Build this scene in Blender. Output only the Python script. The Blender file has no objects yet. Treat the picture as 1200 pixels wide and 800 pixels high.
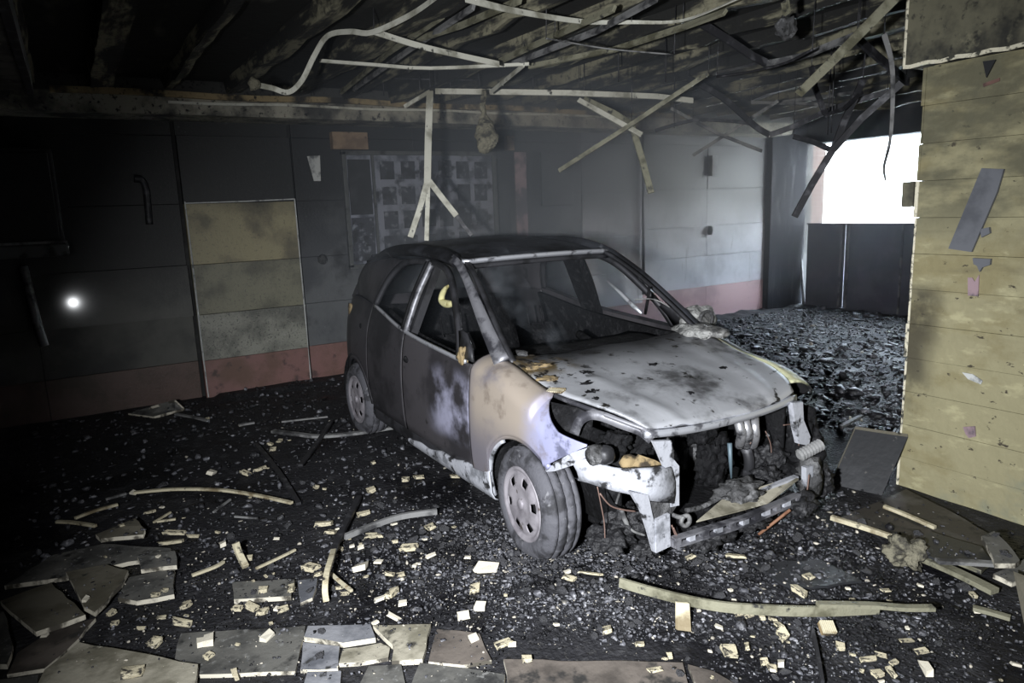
import bpy, bmesh, math, random
import numpy as np
from mathutils import Vector, Matrix, noise as mnoise
random.seed(7); RNG = np.random.default_rng(7)
SC = bpy.context.scene
COL = SC.collection

# ------------------------------------------------------------------ camera
F_PX, PITCH, ROLL, YAW, CAM_H = 832.5, math.radians(10.653), math.radians(2.082), math.radians(31.211), 1.736
FW = Vector((math.sin(YAW)*math.cos(PITCH), math.cos(YAW)*math.cos(PITCH), -math.sin(PITCH)))
RT0 = Vector((math.cos(YAW), -math.sin(YAW), 0)); UP0 = RT0.cross(FW)
RT = RT0*math.cos(ROLL) - UP0*math.sin(ROLL); UP = UP0*math.cos(ROLL) + RT0*math.sin(ROLL)
EYE = Vector((0, 0, CAM_H))
cd = bpy.data.cameras.new('camera'); cam = bpy.data.objects.new('camera', cd); COL.objects.link(cam)
cd.sensor_width = 36; cd.lens = F_PX*36/1200; cd.clip_start = .05; cd.clip_end = 200
cam.matrix_world = Matrix(((RT.x, UP.x, -FW.x, EYE.x), (RT.y, UP.y, -FW.y, EYE.y), (RT.z, UP.z, -FW.z, EYE.z), (0, 0, 0, 1)))
SC.camera = cam

# ------------------------------------------------------------------ world, lamps, exposure
w = bpy.data.worlds.new('sky'); SC.world = w; w.use_nodes = True
bg = w.node_tree.nodes['Background']; bg.inputs[0].default_value = (.74, .87, 1.0, 1); bg.inputs[1].default_value = 38.0
HAZE = .28      # density of the smoke behind the car
vs = SC.view_settings
vs.view_transform = 'Standard'; vs.look = 'None'; vs.exposure = 0.0; vs.gamma = 1; vs.use_curve_mapping = False

def spot(name, loc, target, energy, angle, blend, size, color):
    l = bpy.data.lights.new(name, 'SPOT'); l.energy = energy; l.spot_size = math.radians(angle); l.spot_blend = blend
    l.shadow_soft_size = size; l.color = color
    o = bpy.data.objects.new(name, l); COL.objects.link(o); o.location = loc
    d = Vector(target) - Vector(loc); o.rotation_euler = d.to_track_quat('-Z', 'Y').to_euler()
    return o
# the photographer's hand lamp above the lens, aimed at the front of the car
spot('photographer_lamp_offscreen', (-.50, .15, 1.68), (2.30, 2.90, .55), 1550, 90, 1.0, .05, (.95, .975, 1.0))

# ------------------------------------------------------------------ pixel -> place helpers
def ray(x, y): return (FW*F_PX + RT*(x-600) - UP*(y-400)).normalized()
def fl(x, y, z=0.0):
    d = ray(x, y); return EYE + d*((z-EYE.z)/d.z)
def onY(x, y, Y):
    d = ray(x, y); return EYE + d*((Y-EYE.y)/d.y)
def onX(x, y, X):
    d = ray(x, y); return EYE + d*((X-EYE.x)/d.x)
def dep(x, y, D):
    d = ray(x, y); return EYE + d*(D/d.dot(FW))

# ------------------------------------------------------------------ materials
def lin(c):
    return tuple(((v/255)/12.92 if v/255 <= .04045 else ((v/255+.055)/1.055)**2.4) for v in c)
class NT:
    def __init__(s, m): s.t = m.node_tree
    def n(s, kind, **kw):
        nd = s.t.nodes.new(kind)
        for k, v in kw.items(): setattr(nd, k, v)
        return nd
    def l(s, a, b): s.t.links.new(a, b)
def math_node(T, op, a, b=None, clamp=False):
    m = T.n('ShaderNodeMath', operation=op); m.use_clamp = clamp
    for i, v in enumerate((a, b)):
        if v is None: continue
        if isinstance(v, (int, float)): m.inputs[i].default_value = v
        else: T.l(v, m.inputs[i])
    return m.outputs[0]
MATS = {}
def mat(name, base, rough=.7, metal=0.0, layers=(), bump=0.0, bscale=30, coords='pos', rvar=None, island=0.0, emit=None, spec=.5, bdist=.01):
    """layers: dicts col, scale, lo, hi, [stretch], [grad=(axis,a,b)], [amt], [rough]; factor = smoothstep(noise)*gradient"""
    m = bpy.data.materials.new(name); m.use_nodes = True; MATS[name] = m
    T = NT(m); bs = m.node_tree.nodes['Principled BSDF']
    if coords == 'pos': co = T.n('ShaderNodeNewGeometry').outputs['Position']
    else: co = T.n('ShaderNodeTexCoord').outputs['Object']
    sep = None
    cur = T.n('ShaderNodeRGB'); cur.outputs[0].default_value = (*base, 1); cur = cur.outputs[0]
    rcur = rough
    for i, L in enumerate(layers):
        fac = None
        if L.get('scale'):
            v = co
            if 'stretch' in L:
                mp = T.n('ShaderNodeMapping'); mp.inputs['Scale'].default_value = L['stretch']; T.l(co, mp.inputs['Vector']); v = mp.outputs[0]
            no = T.n('ShaderNodeTexNoise'); no.inputs['Scale'].default_value = L['scale']; no.inputs['Detail'].default_value = L.get('detail', 5)
            no.inputs['Roughness'].default_value = .6
            of = T.n('ShaderNodeVectorMath', operation='ADD'); of.inputs[1].default_value = (i*3.7, i*1.9, i*5.3); T.l(v, of.inputs[0]); T.l(of.outputs[0], no.inputs['Vector'])
            mr = T.n('ShaderNodeMapRange', interpolation_type='SMOOTHSTEP'); mr.inputs['From Min'].default_value = L['lo']; mr.inputs['From Max'].default_value = L['hi']
            T.l(no.outputs['Fac'], mr.inputs['Value']); fac = mr.outputs[0]
        for g in ([L['grad']] if 'grad' in L else []) + L.get('grads', []):
            if sep is None:
                sep = T.n('ShaderNodeSeparateXYZ'); T.l(co, sep.inputs[0])
            val = sep.outputs['XYZ'.index(g[0])]
            if len(g) > 3:   # wobble the gradient by a noise
                no = T.n('ShaderNodeTexNoise'); no.inputs['Scale'].default_value = g[4] if len(g) > 4 else 1.2; no.inputs['Detail'].default_value = 4; T.l(co, no.inputs['Vector'])
                val = math_node(T, 'ADD', val, math_node(T, 'MULTIPLY', math_node(T, 'SUBTRACT', no.outputs['Fac'], .5), g[3]))
            mr = T.n('ShaderNodeMapRange', interpolation_type='SMOOTHSTEP')
            a, b = g[1], g[2]
            mr.inputs['From Min'].default_value = min(a, b); mr.inputs['From Max'].default_value = max(a, b)
            if a > b: mr.inputs['To Min'].default_value = 1; mr.inputs['To Max'].default_value = 0
            T.l(val, mr.inputs['Value'])
            fac = mr.outputs[0] if fac is None else math_node(T, 'MULTIPLY', fac, mr.outputs[0])
        if 'amt' in L: fac = math_node(T, 'MULTIPLY', fac, L['amt'])
        mx = T.n('ShaderNodeMix', data_type='RGBA'); T.l(fac, mx.inputs['Factor']); T.l(cur, mx.inputs['A']); mx.inputs['B'].default_value = (*L['col'], 1)
        cur = mx.outputs['Result']
        if 'rough' in L:
            mf = T.n('ShaderNodeMix', data_type='FLOAT'); T.l(fac, mf.inputs['Factor'])
            if isinstance(rcur, float): mf.inputs['A'].default_value = rcur
            else: T.l(rcur, mf.inputs['A'])
            mf.inputs['B'].default_value = L['rough']; rcur = mf.outputs['Result']
    if island:
        g = T.n('ShaderNodeNewGeometry').outputs['Random Per Island']
        mr = T.n('ShaderNodeMapRange'); mr.inputs['To Min'].default_value = 1-island; mr.inputs['To Max'].default_value = 1+island; T.l(g, mr.inputs['Value'])
        hs = T.n('ShaderNodeHueSaturation'); T.l(mr.outputs[0], hs.inputs['Value']); T.l(cur, hs.inputs['Color']); cur = hs.outputs[0]
    T.l(cur, bs.inputs['Base Color'])
    if isinstance(rcur, float): bs.inputs['Roughness'].default_value = rcur
    else: T.l(rcur, bs.inputs['Roughness'])
    bs.inputs['Metallic'].default_value = metal; bs.inputs['Specular IOR Level'].default_value = spec
    if bump:
        no = T.n('ShaderNodeTexNoise'); no.inputs['Scale'].default_value = bscale; no.inputs['Detail'].default_value = 6; T.l(co, no.inputs['Vector'])
        bp = T.n('ShaderNodeBump'); bp.inputs['Strength'].default_value = bump; bp.inputs['Distance'].default_value = bdist
        T.l(no.outputs['Fac'], bp.inputs['Height']); T.l(bp.outputs[0], bs.inputs['Normal'])
    return m

SOOT = (.012, .012, .013)
mat('floor_ash', (.018, .018, .021), .72, 0, [dict(col=(.05, .05, .055), scale=9, lo=.5, hi=.75), dict(col=(.09, .088, .085), scale=60, lo=.58, hi=.72, amt=.7), dict(col=(.008, .008, .01), scale=1.6, lo=.5, hi=.62, rough=.45)], bump=.9, bscale=45, bdist=.02, spec=.25)
mat('ceiling_soot', (.010, .010, .009), .9, 0, [dict(col=(.09, .086, .070), scale=2.2, lo=.55, hi=.72, stretch=(2.0, .45, 1), amt=.8)], bump=.6, bscale=12)
mat('ceiling_rib', (.012, .012, .011), .9, 0, [dict(col=lin((128, 124, 104)), scale=2.6, lo=.47, hi=.60, stretch=(3, .5, 3)), dict(col=(.012, .012, .012), scale=14, lo=.52, hi=.66, amt=.8)], bump=.7, bscale=25)
mat('beam_grey', (.05, .05, .047), .85, 0, [dict(col=lin((166, 162, 148)), scale=3.0, lo=.36, hi=.62, grads=[('Z', 2.80, 2.77)], amt=.95), dict(col=(.01, .01, .012), scale=24, lo=.55, hi=.68)], bump=.5, bscale=30)
mat('beam_tan', (.02, .019, .017), .85, 0, [dict(col=lin((158, 140, 105)), scale=3.2, lo=.38, hi=.55), dict(col=(.012, .012, .012), scale=20, lo=.56, hi=.68)])
wallsoot = lambda z0, z1, amt=1.0: dict(col=(.011, .012, .013), grads=[('Z', z0, z1, .5, 1.4)], amt=amt)
mat('tile_olive', lin((150, 142, 112)), .42, 0, [dict(col=lin((104, 98, 80)), scale=2.2, lo=.42, hi=.62), dict(col=(.05, .05, .045), scale=40, lo=.55, hi=.7, amt=.5), wallsoot(1.75, 2.15, .9)], bump=.12, bscale=60)
mat('tile_grey', lin((140, 140, 130)), .45, 0, [dict(col=lin((92, 92, 86)), scale=3, lo=.4, hi=.65), dict(col=(.035, .035, .035), scale=55, lo=.54, hi=.66, amt=.75), dict(col=lin((180, 178, 168)), scale=48, lo=.62, hi=.72, amt=.5)], bump=.2, bscale=70)
mat('tile_red', lin((126, 94, 90)), .45, 0, [dict(col=lin((104, 80, 70)), scale=3, lo=.4, hi=.65), dict(col=(.03, .025, .025), scale=9, lo=.55, hi=.72, amt=.75)], bump=.15, bscale=50)
mat('tile_soot', lin((80, 80, 75)), .55, 0, [dict(col=lin((46, 47, 46)), scale=1.6, lo=.4, hi=.65), dict(col=(.012, .013, .014), grads=[('Z', .7, 1.6, .5, 1.4)]), dict(col=(.15, .15, .14), scale=120, lo=.64, hi=.7, amt=.5)], bump=.12, bscale=50)
mw = MATS['tile_soot'].copy(); mw.name = 'tile_wet'; MATS['tile_wet'] = mw; bw = mw.node_tree.nodes['Principled BSDF']; bw.inputs['Coat Weight'].default_value = .45; bw.inputs['Coat Roughness'].default_value = .07
mat('tile_green', lin((124, 122, 104)), .45, 0, [dict(col=lin((92, 90, 78)), scale=2.6, lo=.42, hi=.62), dict(col=(.05, .05, .045), scale=45, lo=.55, hi=.68, amt=.6)], bump=.15, bscale=60)
mat('tile_red_sooty', lin((92, 74, 68)), .42, 0, [dict(col=lin((70, 58, 50)), scale=2.4, lo=.4, hi=.62)], bump=.15, bscale=50)
mat('tile_mid', lin((92, 94, 96)), .5, 0, [dict(col=lin((64, 66, 70)), scale=1.4, lo=.4, hi=.62), dict(col=(.014, .015, .017), grads=[('Z', 1.35, 2.0, .5, 1.4)]), dict(col=(.013, .013, .014), scale=3.0, lo=.5, hi=.68, amt=.7)], bump=.15, bscale=40)
mat('tile_pale', lin((188, 190, 198)), .5, 0, [dict(col=lin((110, 112, 120)), scale=1.2, lo=.42, hi=.66, amt=.7), dict(col=(.014, .015, .018), grads=[('Z', 1.15, 1.95, .5, .9)], amt=.92), dict(col=(.02, .02, .02), scale=2, lo=.62, hi=.72, stretch=(6, 6, .7), amt=.5)], bump=.1, bscale=40)
mat('tile_pink', lin((178, 150, 153)), .5, 0, [dict(col=lin((130, 104, 106)), scale=2, lo=.45, hi=.65, amt=.6), dict(col=(.03, .03, .03), scale=3, lo=.62, hi=.75, amt=.6)])
mat('wall_dark', (.014, .014, .014), .8, 0, [dict(col=(.04, .04, .04), scale=3, lo=.5, hi=.7)], bump=.3, bscale=20)
mat('lintel_soot', (.03, .032, .036), .8, 0, [dict(col=(.09, .09, .095), scale=4, lo=.5, hi=.7)], bump=.3)
mat('column_soot', (.018, .019, .023), .7, 0, [dict(col=(.05, .05, .056), scale=5, lo=.5, hi=.68, stretch=(3, 3, .4))], bump=.2, spec=.05)
mat('plaster', lin((146, 140, 110)), .85, 0, [dict(col=lin((132, 124, 92)), scale=2.6, lo=.45, hi=.65, stretch=(1, 1, 1.8)), dict(col=lin((170, 164, 130)), scale=5, lo=.56, hi=.7, stretch=(1, 1, 2.5), amt=.8), dict(col=lin((92, 86, 68)), scale=2.4, lo=.48, hi=.68, stretch=(1, .7, 3.4), grads=[('Z', .7, 1.7)], amt=.7), dict(col=lin((120, 124, 108)), scale=1.9, lo=.56, hi=.68, amt=.8), dict(col=lin((60, 54, 44)), scale=17, lo=.64, hi=.71, stretch=(1, 1, 1.7)), dict(col=lin((66, 62, 50)), scale=3, lo=.28, hi=.48, grads=[('Y', 2.04, 2.20, .12, 4), ('Z', 1.28, 1.15), ('Z', .30, .8)], amt=.9), dict(col=lin((86, 84, 68)), scale=3.4, lo=.36, hi=.60, stretch=(1, .7, 1.6), grads=[('Z', 1.35, 1.75)], amt=.85)], bump=.7, bscale=16, bdist=.012)
mat('plaster_edge', lin((214, 208, 186)), .9, 0, [dict(col=(.05, .05, .04), scale=22, lo=.5, hi=.62)], bump=.8, bscale=40)
mat('concrete_sooty', lin((104, 101, 84)), .85, 0, [dict(col=(.025, .025, .022), scale=2.6, lo=.50, hi=.70), dict(col=lin((130, 126, 104)), scale=9, lo=.6, hi=.72, amt=.6), dict(col=(.015, .015, .014), scale=17, lo=.55, hi=.68, amt=.8)], bump=.4, bscale=25)
mat('gate_dark', (.065, .068, .082), .55, .2, [dict(col=(.10, .10, .12), scale=2, lo=.45, hi=.65), dict(col=(.14, .14, .15), scale=6, lo=.6, hi=.72, stretch=(6, 6, .4), amt=.6)])
mat('gate_post', (.16, .16, .165), .6, .2, [dict(col=(.05, .05, .055), scale=6, lo=.45, hi=.6)])
mat('facade', (.85, .86, .88), .8)
mat('facade_trim', (.022, .021, .021), .7)
mat('facade_glass', (.35, .38, .40), .15)
mat('yard', (.55, .55, .55), .9)
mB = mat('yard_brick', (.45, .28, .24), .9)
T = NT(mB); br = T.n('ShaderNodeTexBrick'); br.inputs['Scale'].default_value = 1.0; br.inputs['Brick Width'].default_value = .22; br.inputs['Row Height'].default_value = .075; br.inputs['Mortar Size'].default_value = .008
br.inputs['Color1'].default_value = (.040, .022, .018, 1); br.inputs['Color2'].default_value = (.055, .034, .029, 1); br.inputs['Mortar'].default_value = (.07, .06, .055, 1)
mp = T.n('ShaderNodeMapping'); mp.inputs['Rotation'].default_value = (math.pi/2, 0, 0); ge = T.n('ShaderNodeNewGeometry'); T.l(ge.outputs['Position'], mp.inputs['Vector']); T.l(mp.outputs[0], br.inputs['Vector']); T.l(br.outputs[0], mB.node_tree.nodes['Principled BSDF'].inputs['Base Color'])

# car
mat('hood_metal', lin((196, 198, 204)), .40, .45, [dict(col=(.10, .10, .105), scale=3.0, lo=.48, hi=.66, rough=.55), dict(col=(.03, .03, .032), grads=[('X', .10, -.32, .35, 2.2)], amt=.9), dict(col=(.018, .016, .013), scale=11, lo=.60, hi=.68, rough=.85), dict(col=lin((108, 94, 68)), scale=7, lo=.40, hi=.54, grads=[('Y', -.30, -.46), ('X', -.02, -.14)]), dict(col=(.02, .018, .015), scale=16, lo=.54, hi=.62, grads=[('Y', -.2, -.4), ('X', .12, 0)])], coords='obj', bump=.25, bscale=7, bdist=.02)
mat('fender_metal', lin((128, 124, 132)), .5, .35, [dict(col=lin((178, 166, 154)), scale=2.2, lo=.30, hi=.50, grads=[('X', -.52, -.38), ('Z', .45, .75)]), dict(col=lin((170, 172, 206)), scale=3.0, lo=.36, hi=.56, grads=[('X', .02, .22, .2, 4)]), dict(col=lin((84, 86, 104)), scale=9, lo=.53, hi=.66, grads=[('X', .08, .25)], amt=.8), dict(col=lin((120, 108, 98)), scale=6, lo=.54, hi=.68, amt=.6)], coords='obj', bump=.12, bscale=9)
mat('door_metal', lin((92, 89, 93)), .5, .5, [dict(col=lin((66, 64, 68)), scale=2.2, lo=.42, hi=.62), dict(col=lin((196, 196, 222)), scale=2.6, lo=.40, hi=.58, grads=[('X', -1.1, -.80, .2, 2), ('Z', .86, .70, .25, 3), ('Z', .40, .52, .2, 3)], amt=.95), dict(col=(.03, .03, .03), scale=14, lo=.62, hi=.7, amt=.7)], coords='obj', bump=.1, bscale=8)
mat('rear_metal', lin((74, 72, 76)), .55, .5, [dict(col=lin((50, 49, 52)), scale=2.4, lo=.42, hi=.62), dict(col=(.02, .02, .02), scale=12, lo=.60, hi=.7, amt=.7)], coords='obj', bump=.12, bscale=8)
mat('roof_metal', lin((62, 64, 70)), .6, .5, [dict(col=(.012, .012, .014), scale=2.8, lo=.42, hi=.60), dict(col=lin((104, 106, 112)), scale=9, lo=.6, hi=.72, amt=.6)], coords='obj', bump=.3, bscale=9, bdist=.02)
mat('pillar_metal', lin((142, 142, 148)), .5, .5, [dict(col=lin((70, 70, 76)), scale=7, lo=.45, hi=.62)], coords='obj', bump=.15, bscale=30)
mat('frame_dark', lin((62, 62, 66)), .5, .4, [dict(col=(.02, .02, .022), scale=6, lo=.45, hi=.62)], coords='obj', bump=.2, bscale=25)
mat('trim_bright', lin((205, 207, 214)), .35, .6, [dict(col=lin((110, 110, 116)), scale=12, lo=.52, hi=.66)], coords='obj')
mat('ash_white', lin((176, 178, 186)), .6, .15, [dict(col=lin((120, 122, 128)), scale=7, lo=.5, hi=.64), dict(col=(.03, .03, .032), scale=11, lo=.54, hi=.64)], coords='obj', bump=.3, bscale=40)
mat('char_dark', (.014, .014, .016), .6, 0, [dict(col=(.07, .07, .075), scale=20, lo=.54, hi=.68)], coords='obj', bump=.9, bscale=40, bdist=.02, spec=.4)
mat('char', (.005, .005, .006), .8, 0, [dict(col=(.020, .020, .022), scale=18, lo=.52, hi=.68)], coords='obj', bump=.8, bscale=35, bdist=.02, spec=.2)
mat('char_grey', (.05, .05, .052), .8, 0, [dict(col=(.16, .16, .165), scale=14, lo=.5, hi=.66), dict(col=(.012, .012, .012), scale=22, lo=.55, hi=.65)], coords='obj', bump=.8, bscale=40, bdist=.02)
mat('engine_alu', lin((190, 190, 194)), .4, .7, [dict(col=lin((80, 80, 84)), scale=14, lo=.5, hi=.64)], coords='obj', bump=.3, bscale=40)
mat('copper_wire', lin((118, 96, 88)), .6, .2)
mat('hose_blue', lin((92, 108, 118)), .5, .2)
mat('tyre_rubber', lin((82, 82, 88)), .8, 0, [dict(col=lin((44, 44, 48)), scale=9, lo=.46, hi=.62), dict(col=lin((130, 130, 134)), scale=24, lo=.6, hi=.7, amt=.6)], coords='obj', bump=.4, bscale=50)
mat('rim_metal', lin((150, 146, 152)), .55, .2, [dict(col=lin((118, 114, 120)), scale=6, lo=.45, hi=.65), dict(col=lin((74, 66, 60)), scale=19, lo=.62, hi=.7)], coords='obj', bump=.1, bscale=40)
mat('foam_yellow', lin((206, 200, 150)), .8, 0, [dict(col=lin((150, 140, 90)), scale=14, lo=.5, hi=.65)], coords='obj', bump=.5, bscale=40)
mat('burnt_tan', lin((140, 122, 90)), .85, 0, [dict(col=lin((52, 44, 34)), scale=13, lo=.45, hi=.6)], coords='obj', bump=.6, bscale=35)
mat('orange_stick', lin((128, 92, 70)), .7, 0, [dict(col=lin((90, 52, 34)), scale=20, lo=.5, hi=.65)], coords='obj')
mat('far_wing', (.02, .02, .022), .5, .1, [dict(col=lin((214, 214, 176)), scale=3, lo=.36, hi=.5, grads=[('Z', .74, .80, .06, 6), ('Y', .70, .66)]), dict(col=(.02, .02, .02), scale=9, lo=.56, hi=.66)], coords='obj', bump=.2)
mat('ash_grey', lin((158, 158, 156)), .9, 0, [dict(col=lin((84, 84, 84)), scale=16, lo=.45, hi=.62), dict(col=(.02, .02, .02), scale=26, lo=.56, hi=.66)], coords='obj', bump=1, bscale=50, bdist=.02)
# debris
mat('rubble', (.065, .066, .075), .4, 0, [dict(col=(.26, .26, .28), scale=38, lo=.52, hi=.66), dict(col=(.012, .012, .014), scale=4, lo=.44, hi=.60)], coords='pos', bump=.6, bscale=90, island=.8, spec=.35)
mat('rubble_pale', lin((168, 162, 150)), .8, 0, [dict(col=lin((90, 88, 84)), scale=30, lo=.5, hi=.66)], coords='pos', island=.4)
mat('lump', (.05, .05, .056), .5, 0, [dict(col=(.17, .17, .18), scale=26, lo=.5, hi=.66)], coords='obj', bump=.8, bscale=60)
mat('chip_wood', lin((198, 190, 164)), .75, 0, [dict(col=lin((156, 138, 106)), scale=9, lo=.5, hi=.66, stretch=(1, 6, 6)), dict(col=(.03, .028, .026), scale=2.2, lo=.50, hi=.60)], coords='obj', bump=.3, bscale=40)
mat('chip_white', lin((214, 208, 192)), .8, 0, [dict(col=lin((170, 160, 140)), scale=20, lo=.52, hi=.66)], coords='obj')
mat('lath_wood', lin((190, 182, 156)), .75, 0, [dict(col=lin((120, 108, 84)), scale=6, lo=.46, hi=.64), dict(col=(.03, .028, .025), scale=13, lo=.58, hi=.68)], coords='pos', bump=.3, bscale=60)
mat('lath_olive', lin((128, 126, 108)), .7, 0, [dict(col=lin((84, 82, 66)), scale=7, lo=.45, hi=.64), dict(col=(.03, .03, .028), scale=15, lo=.58, hi=.68)], coords='pos', bump=.3, bscale=60)
mat('lath_grey', lin((128, 128, 128)), .65, .1, [dict(col=lin((58, 58, 60)), scale=7, lo=.45, hi=.64)], coords='pos', bump=.2, bscale=60)
mat('rod_dark', (.03, .03, .034), .55, .3, [dict(col=(.10, .10, .11), scale=12, lo=.5, hi=.66)], coords='pos')
mat('rail_white', lin((205, 204, 192)), .55, .1, [dict(col=lin((140, 138, 124)), scale=5, lo=.45, hi=.66), dict(col=(.05, .05, .045), scale=12, lo=.62, hi=.7)], coords='pos')
mat('slab_grey', lin((100, 99, 95)), .7, 0, [dict(col=lin((60, 60, 59)), scale=3, lo=.42, hi=.64), dict(col=(.02, .02, .02), scale=9, lo=.54, hi=.68), dict(col=lin((130, 130, 128)), scale=30, lo=.58, hi=.68, amt=.6)], coords='pos', bump=.25, bscale=40)
mat('slab_olive', lin((108, 104, 92)), .7, 0, [dict(col=lin((84, 80, 68)), scale=3.5, lo=.42, hi=.64), dict(col=(.03, .03, .027), scale=11, lo=.6, hi=.68)], coords='pos', bump=.25, bscale=40)
mat('slab_pale', lin((160, 155, 140)), .75, 0, [dict(col=lin((108, 104, 90)), scale=4, lo=.42, hi=.62), dict(col=lin((60, 58, 52)), scale=8, lo=.58, hi=.68), dict(col=lin((210, 206, 190)), scale=6, lo=.6, hi=.7)], coords='pos', bump=.25, bscale=40)
mat('slab_blue', lin((132, 133, 138)), .65, 0, [dict(col=lin((88, 90, 96)), scale=4, lo=.42, hi=.62), dict(col=(.03, .03, .03), scale=12, lo=.6, hi=.7)], coords='pos', bump=.25, bscale=40)
mat('slab_brown', lin((100, 93, 87)), .65, 0, [dict(col=lin((66, 61, 57)), scale=4, lo=.42, hi=.62), dict(col=(.025, .024, .023), scale=8, lo=.56, hi=.68)], coords='pos', bump=.25, bscale=40)
mat('slab_core', lin((202, 196, 180)), .85, 0, [dict(col=lin((70, 66, 58)), scale=9, lo=.46, hi=.6)], coords='pos')
mat('board_black', (.026, .027, .030), .42, .1, [dict(col=(.055, .056, .062), scale=2.2, lo=.45, hi=.65), dict(col=(.10, .095, .09), scale=16, lo=.64, hi=.72)], coords='pos', bump=.15, bscale=30)
mat('board_brown', (.045, .040, .035), .6, 0, [dict(col=(.09, .085, .078), scale=5, lo=.5, hi=.68), dict(col=(.015, .015, .015), scale=9, lo=.55, hi=.66)], coords='pos', bump=.2, bscale=30)
mat('ash_clump', lin((118, 114, 98)), .95, 0, [dict(col=lin((58, 56, 50)), scale=14, lo=.45, hi=.62)], coords='obj', bump=1, bscale=50, bdist=.02)
mat('plate_dark', lin((98, 100, 106)), .6, .1, [dict(col=lin((78, 80, 86)), scale=4, lo=.45, hi=.65)], coords='pos')
mat('paper_pale', lin((190, 192, 190)), .8, 0, [dict(col=lin((100, 102, 104)), scale=9, lo=.5, hi=.66)], coords='pos')
mat('wood_tan', lin((146, 124, 102)), .7, 0, [dict(col=lin((116, 96, 78)), scale=6, lo=.45, hi=.62), dict(col=(.03, .028, .025), scale=9, lo=.60, hi=.7)], coords='pos')
mat('poster_back', lin((132, 136, 150)), .7, 0, [dict(col=lin((70, 74, 84)), scale=3.5, lo=.45, hi=.62), dict(col=lin((140, 144, 158)), scale=7, lo=.58, hi=.7), dict(col=(.015, .015, .018), scale=5, lo=.54, hi=.66)], coords='pos')
mat('poster_card', lin((54, 56, 64)), .6, 0, [dict(col=lin((120, 124, 134)), scale=16, lo=.52, hi=.66), dict(col=(.012, .012, .014), scale=9, lo=.5, hi=.6)], coords='pos')
mat('frame_grey', lin((84, 86, 86)), .6, .2, [dict(col=(.02, .02, .02), scale=6, lo=.5, hi=.65)], coords='pos')
mat('panel_soot', (.013, .014, .016), .6, 0, [dict(col=(.035, .037, .042), scale=3, lo=.5, hi=.68)], coords='pos')
mat('pink_patch', lin((150, 128, 134)), .75, 0, [dict(col=lin((70, 66, 74)), scale=5, lo=.45, hi=.6)], coords='pos')

# ------------------------------------------------------------------ mesh helpers
def link(name, me, m=None, parent=None, smooth=False):
    o = bpy.data.objects.new(name, me); COL.objects.link(o)
    if m is not None and not me.materials: me.materials.append(MATS[m] if isinstance(m, str) else m)
    if parent is not None: o.parent = parent
    if smooth:
        for p in me.polygons: p.use_smooth = True
    return o
def mk(name, V, F, m=None, parent=None, smooth=False):
    me = bpy.data.meshes.new(name); me.from_pydata([tuple(v) for v in V], [], F); me.update()
    return link(name, me, m, parent, smooth)
def tag(o, label, cat, group=None, kind=None):
    if label: o['label'] = label
    if cat: o['category'] = cat
    if group: o['group'] = group
    if kind: o['kind'] = kind
    return o
def struct(o, label=None):
    o['kind'] = 'structure'
    if label: o['label'] = label
    return o
def empty(name, loc=(0, 0, 0), rz=0.0):
    o = bpy.data.objects.new(name, None); COL.objects.link(o); o.location = loc; o.rotation_euler = (0, 0, rz); o.empty_display_size = .1
    return o
CUBEF = [(0, 3, 2, 1), (4, 5, 6, 7), (0, 1, 5, 4), (1, 2, 6, 5), (2, 3, 7, 6), (3, 0, 4, 7)]
def boxv(x0, x1, y0, y1, z0, z1):
    return [Vector(v) for v in ((x0, y0, z0), (x1, y0, z0), (x1, y1, z0), (x0, y1, z0), (x0, y0, z1), (x1, y0, z1), (x1, y1, z1), (x0, y1, z1))]
def box(name, b, m, parent=None, bevel=0.0):
    o = mk(name, boxv(*b), CUBEF, m, parent)
    if bevel:
        md = o.modifiers.new('bevel', 'BEVEL'); md.width = bevel; md.segments = 2
    return o
def merge(parts):
    V, F = [], []
    for v, f in parts:
        k = len(V); V += list(v); F += [tuple(i+k for i in q) for q in f]
    return V, F
def tube_vf(pts, r, n=8, cap=True):
    pts = [Vector(p) for p in pts]; V, F = [], []
    N = len(pts); prev = None
    for i, p in enumerate(pts):
        t = (pts[min(i+1, N-1)] - pts[max(i-1, 0)]).normalized()
        if prev is None:
            a = t.orthogonal().normalized()
        else:
            a = (prev - t*prev.dot(t)).normalized()
        prev = a; b = t.cross(a); rr = r[i] if isinstance(r, (list, tuple)) else r
        for k in range(n):
            th = 2*math.pi*k/n; V.append(p + (a*math.cos(th)+b*math.sin(th))*rr)
    for i in range(N-1):
        for k in range(n):
            k2 = (k+1) % n; F.append((i*n+k, i*n+k2, (i+1)*n+k2, (i+1)*n+k))
    if cap: F.append(tuple(range(n-1, -1, -1))); F.append(tuple((N-1)*n+k for k in range(n)))
    return V, F
def tube(name, pts, r, m, parent=None, n=8): 
    V, F = tube_vf(pts, r, n); return mk(name, V, F, m, parent, True)
def smooth_pts(pts, k=6):
    pts = [Vector(p) for p in pts]
    if len(pts) < 3: return pts
    out = []
    for i in range(len(pts)-1):
        p0, p1, p2, p3 = pts[max(i-1, 0)], pts[i], pts[i+1], pts[min(i+2, len(pts)-1)]
        for j in range(k):
            t = j/k; out.append(.5*((2*p1)+(p2-p0)*t+(2*p0-5*p1+4*p2-p3)*t*t+(3*p1-p0-3*p2+p3)*t**3))
    out.append(pts[-1]); return out
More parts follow.
